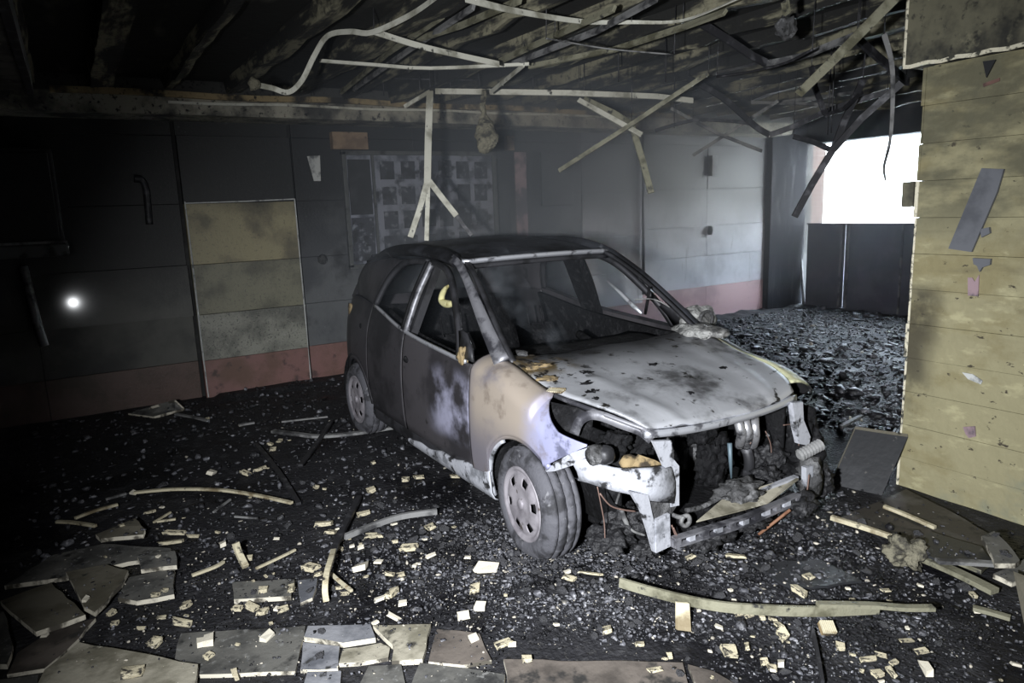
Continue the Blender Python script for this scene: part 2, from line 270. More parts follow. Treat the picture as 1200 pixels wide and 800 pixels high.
def bar_vf(pts, w, h, ref):
    """rectangular section swept along pts; h measured along ref, w across"""
    pts = [Vector(p) for p in pts]; N = len(pts); V, F = [], []
    for i, p in enumerate(pts):
        t = (pts[min(i+1, N-1)]-pts[max(i-1, 0)]).normalized()
        rf = Vector(ref(i) if callable(ref) else ref)
        s = t.cross(rf)
        if s.length < 1e-4: s = t.orthogonal()
        s.normalize(); u = s.cross(t).normalized()
        ww = w[i] if isinstance(w, (list, tuple)) else w
        for a, b in ((-1, -1), (1, -1), (1, 1), (-1, 1)): V.append(p + s*(a*ww/2) + u*(b*h/2))
    for i in range(N-1):
        for k in range(4):
            k2 = (k+1) % 4; F.append((i*4+k, i*4+k2, (i+1)*4+k2, (i+1)*4+k))
    F.append((3, 2, 1, 0)); F.append(tuple((N-1)*4+k for k in range(4)))
    return V, F
def bar(name, pts, w, h, m, parent=None, ref=(0, 0, 1), smooth=False, k=0):
    if k: pts = smooth_pts(pts, k)
    V, F = bar_vf(pts, w, h, ref); return mk(name, V, F, m, parent, smooth)
def grid_vf(rows, closed=False):
    n = len(rows[0]); V = [v for r in rows for v in r]; F = []
    for i in range(len(rows)-1):
        for k in range(n-1): F.append((i*n+k, i*n+k+1, (i+1)*n+k+1, (i+1)*n+k))
        if closed: F.append((i*n+n-1, i*n, (i+1)*n, (i+1)*n+n-1))
    return V, F
def grid(name, rows, m, parent=None, thick=0.0, smooth=True, offset=-1):
    V, F = grid_vf(rows); o = mk(name, V, F, m, parent, smooth)
    if thick:
        md = o.modifiers.new('solid', 'SOLIDIFY'); md.thickness = thick; md.offset = offset
    return o
def plate_vf(poly, depth):
    """polygon (list of Vectors, planar-ish) given thickness along depth vector"""
    n = len(poly); d = Vector(depth)
    V = [Vector(p) for p in poly] + [Vector(p)+d for p in poly]
    F = [tuple(range(n)), tuple(range(2*n-1, n-1, -1))] + [(i, i+n, (i+1) % n+n, (i+1) % n) for i in range(n)]
    return V, F
def fixn(o):
    bm = bmesh.new(); bm.from_mesh(o.data); bmesh.ops.recalc_face_normals(bm, faces=bm.faces); bm.to_mesh(o.data); bm.free(); return o
def recenter(o, at=None):
    """move the origin of a world-space mesh to its base centre so that object coordinates stay local"""
    me = o.data; co = [v.co.copy() for v in me.vertices]
    c = Vector(((min(v.x for v in co)+max(v.x for v in co))/2, (min(v.y for v in co)+max(v.y for v in co))/2, min(v.z for v in co))) if at is None else Vector(at)
    me.transform(Matrix.Translation(-c)); o.location = c; return o
def rock_mesh(name, seed, sub=1, jit=.28, sq=(1, 1, .7)):
    bm = bmesh.new(); bmesh.ops.create_icosphere(bm, subdivisions=sub, radius=1.0)
    rr = random.Random(seed)
    for v in bm.verts: v.co = Vector((v.co.x*sq[0], v.co.y*sq[1], v.co.z*sq[2]))*(1+rr.uniform(-jit, jit))
    me = bpy.data.meshes.new(name); bm.to_mesh(me); bm.free(); return me
def lump_obj(name, c, s, m, parent=None, seed=1, sub=3, amp=.35, freq=1.6, smooth=True):
    bm = bmesh.new(); bmesh.ops.create_icosphere(bm, subdivisions=sub, radius=1.0)
    for v in bm.verts:
        k = 1+amp*mnoise.noise(v.co*freq+Vector((seed*3.1, seed*1.7, 0)))+amp*.5*mnoise.noise(v.co*freq*2.7+Vector((seed, 0, seed)))
        v.co = Vector((v.co.x*s[0], v.co.y*s[1], v.co.z*s[2]))*k + Vector(c)
    me = bpy.data.meshes.new(name); bm.to_mesh(me); bm.free(); return link(name, me, m, parent, smooth)
def interp(x, xs, ys):
    return float(np.interp(x, xs, ys))
def sinterp(x, xs, ys):
    """smooth (Catmull-Rom) interpolation through a table"""
    if x <= xs[0]: return ys[0]
    if x >= xs[-1]: return ys[-1]
    i = max(j for j in range(len(xs)-1) if xs[j] <= x)
    h = xs[i+1]-xs[i]; t = (x-xs[i])/h
    def sl(j):
        a, b = max(j-1, 0), min(j+1, len(xs)-1)
        return (ys[b]-ys[a])/(xs[b]-xs[a])
    m0, m1 = sl(i)*h, sl(i+1)*h
    return (2*t**3-3*t*t+1)*ys[i]+(t**3-2*t*t+t)*m0+(-2*t**3+3*t*t)*ys[i+1]+(t**3-t*t)*m1

# ================================================================== STRUCTURE
YB, XE, XP, ZC = 7.4, 9.95, 4.04, 2.92      # back wall, end wall, plaster wall face, ceiling
def gz(x, y):
    """height of the ash and rubble layer over the slab"""
    n = mnoise.noise(Vector((x*1.3, y*1.3, 3.1)))*.5+.5
    n2 = mnoise.noise(Vector((x*5.1, y*5.1, 7.7)))*.5+.5
    z = .012+.018*n2*n
    def bump(cx, cy, rx, ry, a): 
        q = ((x-cx)/rx)**2+((y-cy)/ry)**2
        return a*math.exp(-q)
    z += bump(2.45, 1.95, .75, .38, .075)+bump(1.72, 2.42, .33, .30, .075)+bump(3.3, 2.3, .5, .5, .05)+bump(1.3, 2.55, .4, .5, .03)
    z += (.03+.05*n)*interp(x, [4.2, 5.2], [0, 1])*n2
    if y > 7.1 and 1 < x < 6: z += .06*n
    return z
nx, ny = 230, 150
V = []; F = []
xs = np.linspace(-3.2, 10.2, nx+1); ys = np.linspace(-1.8, 7.7, ny+1)
for yy in ys:
    for xx in xs: V.append((xx, yy, gz(xx, yy) - .004))
for j in range(ny):
    for i in range(nx): F.append((j*(nx+1)+i, j*(nx+1)+i+1, (j+1)*(nx+1)+i+1, (j+1)*(nx+1)+i))
flo = struct(mk('floor', V, F, 'floor_ash', None, True))
def flg(px, py, up=0.0):
    p = fl(px, py, 0)
    for _ in range(3): p = fl(px, py, gz(p.x, p.y)+up)
    return p

struct(box('ceiling', (-3.2, XE+.3, -1.8, YB+.3, ZC, ZC+.25), 'ceiling_soot'))
ceil = bpy.data.objects['ceiling']
# ribs of the ceiling, running away from the camera
ribmesh = {}
k = 0
for X in np.arange(-.15, 9.6, .515):
    w_ = .16+.05*math.sin(k*2.1); y1 = 6.93; k += 1
    rows = []
    for j in range(25):
        y = 1.2+(y1-1.2)*j/24
        dx = .02*mnoise.noise(Vector((X*3, y*2, 0))); hz = .10+.05*mnoise.noise(Vector((X*5, y*3, 2)))
        rows.append([(X-w_/2+dx, y, ZC+.005), (X-w_/2+dx+.02, y, ZC-hz), (X+w_/2+dx-.02, y, ZC-hz*.85), (X+w_/2+dx, y, ZC+.005)])
    o = grid('ceiling_rib', rows, 'ceiling_rib', ceil, smooth=False)

# ---- back wall with its cladding slabs
wb = struct(box('wall_back', (-3.2, XE+.3, YB+.03, YB+.3, 0, ZC+.1), 'wall_dark'))
cols = [(-3.15, -1.62), (-1.62, -.36), (-.36, .90), (.93, 1.96), (1.99, 3.30), (3.30, 4.62), (4.62, 5.60), (5.60, 6.62), (6.62, 7.85), (7.85, 9.12)]
rowz = [0, .38, .83, 1.31, 1.88, 2.50, 2.92]
rowz_r = [0, .50, .95, 1.38, 1.90, 2.50, 2.92]
g = .0016
for ci, (a, b) in enumerate(cols):
    rz_ = rowz_r if ci >= 8 else rowz
    for ri in range(6):
        z0, z1 = rz_[ri], rz_[ri+1]
        proud = .055 if ci == 3 else 0.0
        if ci == 3 and ri == 5: proud = 0
        jit = RNG.uniform(-.003, .004)
        if ci == 3: m = ['tile_red', 'tile_grey', 'tile_green', 'tile_olive', 'tile_soot', 'tile_soot'][ri]
        elif ci < 3: m = 'tile_red_sooty' if ri == 0 else 'tile_soot'
        elif ci >= 7: m = 'tile_pink' if ri == 0 else 'tile_pale'
        else: m = 'tile_red' if ri == 0 and ci < 7 else 'tile_mid'
        if ci == 2 and ri == 2: m = 'tile_wet'
        y0 = YB-proud-jit
        if m == 'tile_wet':      # buckled glossy slab: its foot stands proud, so it throws the lamp back at the lens
            yf = lambda x, z: YB-.002-.026*(x-a)-.09*(z1-g-z)
            Vt = boxv(a+g, b-g, 0, YB+.05, z0+g, z1-g)
            for v in Vt:
                if v.y == 0: v.y = yf(v.x, v.z)
            mk('tile', Vt, CUBEF, m, wb); continue
        box('tile', (a+g, b-g, y0-.0, YB+.05, z0+(g if ri else -.05), z1-g), m, wb, bevel=.0025)
# pale chipped joints on the proud bay
for pts in ([(.945, YB-.062, .02), (.94, YB-.062, .6), (.945, YB-.062, 1.3), (.94, YB-.062, 1.9)], [(1.955, YB-.062, .02), (1.958, YB-.062, .7), (1.955, YB-.062, 1.9)], [(.94, YB-.06, 1.885), (1.5, YB-.06, 1.89), (1.96, YB-.06, 1.90)]):
    bar('joint_filler', pts, .012, .010, 'paper_pale', wb)

# ---- beam along the back wall
bb = struct(box('trim_1', (-3.2, 9.1, 6.95, YB+.04, 2.63, ZC+.02), 'beam_grey', bevel=.008), 'scorched concrete beam running along the top of the back wall')
bar('ledge', [(x, 6.945+.006*math.sin(x*5), 2.79+.008*x*.4+.008*math.sin(x*3.3)) for x in np.arange(.0, 7.2, .2)], .07, .05, 'beam_tan', bb)
bar('cable_strip', [(x, 6.93, 2.735+.006*math.sin(x*4.1)+.012*(x-1.5)*.6) for x in np.arange(.85, 6.2, .15)], .018, .022, 'rail_white', bb)

# ---- column at the far corner
box_c = struct(box('column', (9.10, 9.94, 7.30, YB+.05, -.02, ZC+.02), 'column_soot', bevel=.015), 'soot-blackened square column at the end of the back wall')

# ---- end wall: lintel over the opening, wall beyond it
wr = struct(box('wall_right', (XE, XE+.25, -1.8, 4.3, -.05, ZC+.1), 'wall_dark'))
box('lintel', (XE-.05, XE+.25, 4.28, YB+.3, 2.54, ZC+.1), 'lintel_soot', wr, bevel=.01)
box('jamb', (XE, XE+.25, 7.52, YB+.3, -.05, 2.6), 'column_soot', wr)
# ---- gate half closing the opening
gt = empty('site_gate', (XE-.02, 5.8, 0))
def gl(b): return (b[0]-(XE-.02), b[1]-(XE-.02), b[2]-5.8, b[3]-5.8, b[4], b[5])
ysplit = [4.32, 5.02, 5.70, 6.58, 7.24]
for a, b in zip(ysplit[:-1], ysplit[1:]):
    box('sheet', gl((XE-.03, XE-.005, a+.006, b-.006, .03, 1.315)), 'gate_dark', gt, bevel=.004)
for yy in (5.70, 6.52, 6.64):
    box('post', gl((XE-.055, XE-.03, yy-.012, yy+.012, .02, 1.31)), 'gate_post', gt)
box('top_rail', gl((XE-.05, XE+.005, 4.32, 7.24, 1.31, 1.33)), 'gate_dark', gt)
box('bottom_rail', gl((XE-.06, XE+.01, 4.32, 7.24, 0.01, .05)), 'gate_dark', gt)
bar('side_stay', [(-.03, 1.44, .02), (-.03, 1.56, 1.20)], .03, .03, 'gate_post', gt)
tag(gt, 'dark metal sheet gate half closing the bright opening', 'gate')
# ---- outside
struct(box('ground_outside', (XE+.25, 24, -6, 16, -.15, -.02), 'yard'))
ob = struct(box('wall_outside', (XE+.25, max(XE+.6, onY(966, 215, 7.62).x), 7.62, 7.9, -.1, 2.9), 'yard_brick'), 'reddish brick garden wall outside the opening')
fa = empty('house', (15.5, 8, -.05))
box('wall', (0, .3, -7, 7, 0, 6.5), 'facade', fa)
box('door_frame', (-.06, 0, -1.55, .55, .05, 2.75), 'facade_trim', fa); box('door', (-.09, -.06, -1.45, .45, .05, 2.65), 'facade', fa)
box('panel', (-.11, -.09, -1.2, -.60, 1.0, 2.4), 'facade_trim', fa); box('panel', (-.115, -.09, -1.17, -.63, 1.03, 2.37), 'facade', fa)
box('panel', (-.11, -.09, -.40, .2, 1.0, 2.4), 'facade_trim', fa); box('panel', (-.115, -.09, -.37, .17, 1.03, 2.37), 'facade', fa)
box('string_course', (-.05, 0, -7, 7, 3.05, 3.12), 'facade_trim', fa)
tag(fa, 'pale house front glaring white beyond the gate', 'house')

# ---- plaster covered block wall on the right, with a concrete beam on top
ws = struct(box('wall_side', (XP+.05, XP+.50, -1.8, 2.24, -.05, 2.41), 'plaster'))
course, L = .2, 1.30
for r in range(12):
    z0, z1 = r*course, (r+1)*course
    off = .05 if r % 2 else .38
    y = 2.252; first = True
    while y > -1.7:
        ln = (L-off) if first else L
        y2 = max(y-ln, -1.78); d = RNG.uniform(-.0025, .0025)
        box('block', (XP+d, XP+.06, y2+.0004, y-.0004, z0+.0006, z1-.0006), 'plaster', ws, bevel=.0022)
        y = y2; first = False
    e = RNG.uniform(-.006, .006)
    box('end_block', (XP-.002, XP+.52, 2.2525, 2.268+e, z0+.001, z1-.001), 'plaster_edge' if r < 9 else 'plaster', ws, bevel=.004)
cb = struct(box('trim_2', (XP-.03, XP+.55, -1.8, 2.36, 2.41, ZC+.02), 'concrete_sooty', bevel=.006), 'sooty concrete beam on top of the yellowish plaster wall')
bar('chipped_edge', [(XP-.035, y, 2.415+.004*math.sin(y*40)) for y in np.arange(1.2, 2.37, .04)], .012, .02, 'plaster_edge', cb)
bar('chipped_edge', [(XP-.032, 2.362, z) for z in np.arange(2.42, 2.92, .05)], .012, .012, 'plaster_edge', cb)
# spalled hole put in as a black plate, and small fittings left on the plaster
def on_plaster(px, out=0.0): return [onX(x, y, XP-out) for x, y in px]
def wall_bit(name, px, thick, m, label, cat, out=0.0, group=None):
    P = on_plaster(px, out); o = fixn(mk(name, *plate_vf(P, (-thick, 0, 0)), m)); recenter(o); tag(o, label, cat, group); return o
wall_bit('metal_strip', [(1152, 197), (1178, 198), (1170, 225), (1140, 295), (1113, 291)], .016, 'plate_dark', 'dark grey metal strip hanging aslant on the plaster wall', 'strip', .012)
wall_bit('anchor_plate', [(1142, 302), (1163, 303), (1162, 310), (1153, 313), (1150, 318), (1147, 311), (1143, 309)], .02, 'plate_dark', 'small grey T-shaped anchor plate under the slanted strip on the plaster', 'plate', .003)
wall_bit('bracket', [(1151, 268), (1161, 266), (1162, 273), (1152, 278)], .02, 'plate_dark', 'small bracket holding the slanted dark metal strip', 'bracket', .003)
wall_bit('socket_box', [(1135, 325), (1140, 325), (1143, 330), (1148, 322), (1147, 347), (1135, 346)], .008, 'pink_patch', 'broken pinkish socket remnant below the anchor plate on the plaster', 'socket', .003)
wall_bit('pale_patch', [(1128, 436), (1140, 438), (1152, 446), (1150, 450), (1135, 444)], .006, 'paper_pale', 'pale torn paper scrap stuck low on the plaster wall', 'scrap', .003)
wall_bit('lilac_patch', [(1129, 500), (1143, 499), (1144, 511), (1136, 513), (1132, 508)], .006, 'pink_patch', 'small lilac square patch stuck low on the plaster wall', 'patch', .003)
wall_bit('dark_hole_plate', [(1153, 72), (1168, 70), (1157, 91)], .012, 'panel_soot', 'black triangular plate standing for a spalled hole under the concrete beam', 'shard', .003)
wall_bit('red_streak', [(1152, 98), (1172, 91), (1172, 95), (1153, 102)], .004, 'tile_red', 'thin reddish brick sliver below the concrete beam', 'sliver', .003)
o = mk('edge_box', boxv(XP+.0, XP+.10, 2.28, 2.345, 1.66, 1.80), CUBEF, 'concrete_sooty'); recenter(o); tag(o, 'small sooty box fixed to the end of the plaster wall', 'box')

# ---- walls out of view that close the room
struct(box('wall_left', (-3.45, -3.2, -1.8, YB+.3, -.05, ZC+.1), 'wall_dark'))
struct(box('wall_front', (-3.45, XE+.25, -2.05, -1.8, -.05, ZC+.1), 'wall_dark'))

# ---- lowered ceiling panel top left
lc = struct(box('trim_3', (-2.6, -.10, 1.6, 5.15, 2.50, 2.60), 'slab_grey', bevel=.01), 'grey lowered ceiling box beside the sooty ceiling ribs')
box('trim_lip', (-.115, -.08, 1.6, 5.17, 2.485, 2.62), 'rod_dark', lc)
bar('edge_strip', [(-2.4, 5.16, 2.49), (-.35, 5.16, 2.50)], .02, .02, 'rail_white', lc)

# ================================================================== THINGS ON THE BACK WALL
def wall_box(name, px, y0, y1, m, label, cat, bevel=.004, group=None):
    """px = x0, y0, x1, y1 of the front face in the photograph; y0 = plane of that front face"""
    a = onY(px[0], px[1], y0); b = onY(px[2], px[3], y0)
    o = box(name, (a.x, b.x, y0, y1, b.z, a.z), m, bevel=bevel); recenter(o); tag(o, label, cat, group); return o
# wall cabinet at the left
cb_ = empty('wall_cabinet', (-.6, 7.15, 1.48))
box('body', (-.9, .55, -.24, .245, .02, .86), 'panel_soot', cb_, bevel=.012)
box('door', (-.86, -.02, -.26, -.24, .14, .82), 'tile_soot', cb_, bevel=.006); box('door', (0, .52, -.26, -.24, .14, .82), 'tile_soot', cb_, bevel=.006)
box('bottom_rail', (-.92, .57, -.27, .24, 0, .10), 'frame_grey', cb_, bevel=.012)
bar('moulding', [(-.92, -.272, .115), (.57, -.272, .115)], .02, .02, 'lath_grey', cb_)
tag(cb_, 'sooty wall cabinet with a pale bottom moulding on the back wall', 'cabinet')
tube('drain_pipe', [onY(27, 312, 7.33), onY(33, 335, 7.33), onY(44, 380, 7.33), onY(52, 405, 7.33)], .035, 'lath_grey')
o = bpy.data.objects['drain_pipe']; recenter(o); tag(o, 'grey broken pipe on the back wall below the wall cabinet', 'pipe')
o = tube('conduit_elbow', smooth_pts([onY(157, 209, 7.34), onY(166, 211, 7.34), onY(171, 222, 7.34), onY(173, 240, 7.35), onY(175, 263, 7.35)], 5), [.035]*5+[.03]*16 , 'rod_dark'); recenter(o); tag(o, 'sooty bent conduit elbow left of the pale slab bay', 'conduit')
o = fixn(mk('paper_sheet', *plate_vf([onY(360, 183, 7.36), onY(375, 182, 7.36), onY(376, 212, 7.34), onY(368, 212, 7.34)], (0, .012, 0)), 'paper_pale')); recenter(o); tag(o, 'small pale curled sheet on the wall right of the pale slab bay', 'paper')
o = wall_box('wood_offcut', (389, 154, 432, 175), 7.30, 7.395, 'wood_tan', 'tan wooden block above the left corner of the notice board', 'block')
o = wall_box('tan_fitting', (594, 159, 603, 176), 7.33, 7.395, 'wood_tan', 'small tan fitting high on the back wall right of the hanging clump', 'fitting')
o = lump_obj('wall_bracket', onY(378, 304, 7.37), (.05, .03, .05), 'char_grey', seed=5, sub=2); recenter(o); tag(o, 'small charred bracket on the wall left of the notice board', 'bracket')
o = lump_obj('wall_bracket', onY(832, 270, 7.36), (.05, .03, .07), 'char', seed=6, sub=2); recenter(o); tag(o, 'small black bracket on the pale wall near the column', 'bracket')
o = wall_box('wall_lamp', (835, 182, 841, 206), 7.32, 7.395, 'lath_grey', 'small grey wall light high on the wall near the column', 'lamp')
# notice board
nb = empty('notice_board', (3.4, YB, 1.17))
box('backing', (-.88, .88, -.03, -.004, .02, 1.18), 'poster_back', nb)
for b in ((-.92, -.875, -.06, 0, 0, 1.20), (.875, .92, -.06, 0, 0, 1.20), (-.92, .92, -.06, 0, -.02, .03), (-.92, .92, -.06, 0, 1.165, 1.21)):
    box('frame_rail', b, 'frame_grey', nb, bevel=.005)
box('mullion', (-.60, -.575, -.055, -.03, .03, 1.17), 'frame_grey', nb)
box('blank_sheet', (-.86, -.62, -.045, -.03, .55, 1.12), 'panel_soot', nb); box('blank_sheet', (-.86, -.62, -.043, -.03, .06, .52), 'poster_card', nb)
for c in range(6):
    for r in range(4):
        if (c, r) in ((3, 2), (5, 0)): continue
        x = -.50+c*.228+RNG.uniform(-.01, .01); z = .12+r*.265+RNG.uniform(-.01, .01)
        box('photo_card', (x, x+.16, -.04, -.03, z, z+.19), 'poster_card', nb)
tag(nb, 'scorched framed notice board full of photo cards on the back wall', 'notice board')
o = wall_box('door_panel', (583, 186, 601, 300), 7.37, 7.395, 'panel_soot', 'tall black panel on the wall right of the notice board', 'panel')
o = wall_box('peeled_strip', (603, 178, 620, 300), 7.375, 7.395, 'pink_patch', 'pinkish peeled strip of wall right of the tall black panel', 'strip')
o = wall_box('dark_picture', (634, 178, 672, 240), 7.36, 7.395, 'panel_soot', 'black square picture on the wall right of the pinkish strip', 'picture')
tube('wall_pipe', [(6.60, 7.36, .5), (6.60, 7.36, 2.62)], .02, 'rod_dark'); o = bpy.data.objects['wall_pipe']; recenter(o); tag(o, 'thin dark vertical pipe where the wall turns pale', 'pipe')

# ================================================================== THE CAR
CAR = empty('burnt_car', (2.543, 2.817, 0), math.radians(-90.633))
tag(CAR, 'burnt-out small hatchback with its front stripped bare, standing in the garage', 'car')
CM = Matrix.Translation((2.543, 2.817, 0)) @ Matrix.Rotation(math.radians(-90.633), 4, 'Z'); CI = CM.inverted()
def carV(px, py, v):
    o = CI @ EYE; d = (CI.to_3x3() @ ray(px, py)); return o + d*((-v-o.y)/d.y)
def carU(px, py, u):
    o = CI @ EYE; d = (CI.to_3x3() @ ray(px, py)); return o + d*((u-o.x)/d.x)
def P(u, v, z): return Vector((u, -v, z))
WU = [-3.02, -2.95, -2.8, -2.5, -2.0, -1.0, -.2, .2, .4, .55]; WV = [.60, .68, .755, .805, .825, .83, .825, .80, .76, .69]
ZZ = [.15, .25, .42, .65, .82, .92, 1.05, 1.2, 1.35, 1.42, 1.47]; ZD = [-.05, -.025, -.004, 0, -.012, -.03, -.075, -.135, -.205, -.262, -.33]
def W(u, z): return sinterp(u, WU, WV)+sinterp(z, ZZ, ZD)
def S(u, z, s=1, out=0.0): return P(u, s*(W(u, z)+out), z)
AX_R = -2.45
BELT = lambda u: sinterp(u, [-3.0, -2.6, -2.09, -1.48, -.69, -.45], [1.05, 1.10, 1.065, .97, .918, .915])
def arch(u, c, R=.345, zc=.29):
    d = R*R-(u-c)**2
    return zc+math.sqrt(d) if d > 0 else 0
HV_U = [-.45, -.38, -.21, 0.02, .15, .31, .45, .57]
HV_V = [.655, .665, .675, .665, .65, .615, .56, .49]
HV_Z = [.955, .95, .93, .868, .850, .832, .804, .768]
hoodv = lambda u: sinterp(u, HV_U, HV_V); hoodz = lambda u: sinterp(u, HV_U, HV_Z)
def panel(name, us, zlo, zhi, m, s, rows=12, out=0.0, thick=.012, parent=CAR):
    R = []
    for u in us:
        a, b = zlo(u), zhi(u); R.append([S(u, a+(b-a)*j/rows, s, out) for j in range(rows+1)])
    o = grid(name, R, m, parent, thick, True, -1 if s > 0 else 1); return o
for s in (1, -1):
    near = s > 0
    # doors
    us = np.linspace(-.485, -1.445, 34)
    fd = panel('front_door', us, lambda u: .315, lambda u: BELT(u), 'door_metal', s)
    us = np.linspace(-1.455, -2.135, 30)
    rd = panel('rear_door', us, lambda u: max(.315, arch(u, AX_R, .36)), lambda u: BELT(u), 'rear_metal', s)
    # quarter panel with the rear wheel arch
    us = list(np.linspace(-2.143, -2.80, 40))+list(np.linspace(-2.82, -3.02, 8))
    q = panel('quarter_panel', us, lambda u: max(.34, arch(u, AX_R, .345)), lambda u: BELT(u), 'rear_metal', s)
    # rear roof pillar, ruled between the rear door frame and the tailgate
    A = smooth_pts([S(-2.13, 1.06, s), S(-2.08, 1.18, s), S(-1.97, 1.32, s), S(-1.88, 1.40, s)], 4)
    B = smooth_pts([S(-2.98, 1.05, s), S(-2.86, 1.20, s), S(-2.68, 1.34, s), S(-2.5, 1.42, s)], 4)
    grid('rear_pillar', [[a.lerp(b, t/8) for t in range(9)] for a, b in zip(A, B)], 'rear_metal', CAR, .02, True, 1 if s > 0 else -1)
    # front wing
    R = []
    for u in list(np.linspace(-.475, .10, 36))+list(np.linspace(.108, .455, 26)) if near else np.linspace(-.475, .50, 50):
        zl = .30 if u < -.30 else (arch(u, 0.0, .345) if u < .20 else .545+(u-.20)*.62)
        zl = max(zl, .30)
        if u < .105 or not near:
            zt, vt = hoodz(u), hoodv(u)+.008
            zs = zt-.085; col = [S(u, zl+(zs-zl)*j/10, s) for j in range(11)]
            v0 = W(u, zs)
            for j in range(1, 7):
                th = j/6*math.pi/2; col.append(P(u, s*(v0+(vt-v0)*(1-math.cos(th))), zs+(zt-zs)*math.sin(th)))
        else:
            ze = sinterp(u, [.10, .14, .18, .23, .31, .40, .46], [.842, .822, .795, .765, .735, .720, .710])
            ze = max(ze, zl+.003); inw = sinterp(u, [.10, .14, .20, .30], [.12, .075, .035, .0])
            col = [S(u, zl+(ze-zl)*j/16, s, -inw*max(0, (j-8)/8)**2) for j in range(17)]
        R.append(col)
    grid('front_wing', R, 'fender_metal' if near else 'far_wing', CAR, .010, True, -1 if s > 0 else 1)
    # arch lips
    for c, m_ in ((0.0, 'fender_metal'), (AX_R, 'rear_metal')):
        a0, a1 = (math.radians(48), math.radians(178)) if c == 0 else (math.radians(8), math.radians(172))
        pts = [S(c+.345*math.cos(t), .29+.345*math.sin(t), s, -.004) for t in np.linspace(a0, a1, 28)]
        bar('arch_lip', pts, .03, .016, m_, CAR, ref=(0, -s, 0), smooth=True)
        if near and c == 0: bar('bare_arch_edge', [S(c+.338*math.cos(t), .29+.338*math.sin(t), s, -.012) for t in np.linspace(math.radians(118), math.radians(192), 16)], .045, .02, 'ash_white', CAR, ref=(0, -s, 0), smooth=True)
        w0 = math.radians(70) if c == 0 else 0.0
        # dark wheel well
        rows = [[P(c+.37*math.cos(t), s*v, .29+.37*math.sin(t)) for t in np.linspace(w0, math.pi, 17)] for v in (.80, .56)]
        grid('wheel_well', rows, 'char', CAR, .01)
        mk('wheel_well', [P(c+.37*math.cos(t), s*.56, .29+.37*math.sin(t)) for t in np.linspace(w0, math.pi, 17)], [tuple(range(17))], 'char', CAR)
    # sill
    R = [[S(u, z, s, dv) for z, dv in ((.205, -.03), (.225, -.004), (.27, .004), (.31, -.004), (.325, -.03))] for u in np.linspace(-.33, -2.12, 40)]
    grid('sill', R, 'frame_dark', CAR, .012, True, -1 if s > 0 else 1)
    if near:
        R = []
        for u in np.linspace(-.29, -1.45, 40):
            t = .232+.115*max(0, (u+1.45)/1.16)**1.3
            R.append([S(u, .200, s, -.012), S(u, .212, s, .008), S(u, min(.25, t), s, .016), S(u, t+.02+.008*math.sin(u*19), s, .010), S(u, t+.028+.008*math.sin(u*19), s, -.006)])
        grid('bare_sill_strip', R, 'ash_white', CAR, .006, True, -1)
    # belt trim and window frames
    bar('belt_trim', [S(u, BELT(u)+.006, s, .004) for u in np.linspace(-.55, -2.10, 26)], .022, .016, 'trim_bright' if near else 'frame_dark', CAR, ref=(0, -s, 0), smooth=True)
    out = lambda i, s=s: (0, -s, .25)
    fr = [(-.63, .925), (-.72, 1.06), (-.86, 1.20), (-1.02, 1.325), (-1.18, 1.385), (-1.40, 1.405)]
    bar('front_window_frame', [S(u, z, s) for u, z in fr], .036, .03, 'frame_dark', fd, ref=out, smooth=True, k=5)
    bar('front_window_frame', [S(-1.405, 1.405, s), S(-1.42, 1.2, s), S(-1.435, .97, s)], .05, .03, 'pillar_metal' if near else 'frame_dark', fd, ref=out, smooth=True, k=4)
    rr_ = [(-1.47, .975), (-1.46, 1.2), (-1.45, 1.405)]
    bar('rear_window_frame', [S(u, z, s) for u, z in rr_], .05, .03, 'frame_dark', rd, ref=out, smooth=True, k=4)
    bar('rear_window_frame', [S(u, z, s) for u, z in [(-1.46, 1.405), (-1.7, 1.40), (-1.86, 1.365), (-2.0, 1.25), (-2.09, 1.08)]], .04, .03, 'frame_dark', rd, ref=out, smooth=True, k=5)
    # windscreen pillar and roof rail
    ap = [P(-.30, s*.715, .945), P(-.50, s*.685, 1.09), P(-.75, s*.635, 1.265), P(-.98, s*.585, 1.395), P(-1.12, s*.57, 1.44)]
    bar('screen_pillar', ap, [.085+(.045-.085)*min(1, i/14) for i in range(25)], .045, 'pillar_metal' if near else 'roof_metal', CAR, ref=(.45, -s*.7, .55), smooth=True, k=6)
    bar('screen_pillar_edge', [p+P(.035, -s*.045, -.004) for p in ap], .03, .02, 'frame_dark', CAR, ref=(.6, 0, .7), smooth=True, k=6)
    bar('roof_rail', [P(-1.08, s*.572, 1.428), P(-1.3, s*.572, 1.462), P(-1.6, s*.575, 1.475), P(-2.0, s*.572, 1.462), P(-2.35, s*.56, 1.415), P(-2.62, s*.545, 1.34)], .07, .05, 'roof_metal', CAR, ref=(0, -s*.6, .8), smooth=True, k=5)
    # quarter light post between pillar and door
    grid('corner_sail', [[S(-.46, .93, s), S(-.50, .93, s), S(-.62, .935, s)], [S(-.50, .99, s), S(-.56, 1.0, s), S(-.655, 1.0, s)], [S(-.60, 1.06, s), S(-.66, 1.07, s), S(-.71, 1.06, s)]], 'frame_dark', CAR, .015)
    bar('b_pillar', [S(-1.445, .4, s, -.05), S(-1.445, .95, s, -.05), S(-1.43, 1.42, s, -.04)], .09 if near else .19, .05, 'frame_dark' if near else 'char', CAR, ref=(0, -s, 0))
    # door inner skins
    panel('door_lining', np.linspace(-.55, -2.05, 20), lambda u: .33, lambda u: BELT(u)-.01, 'char', s, 4, -.09, .02)
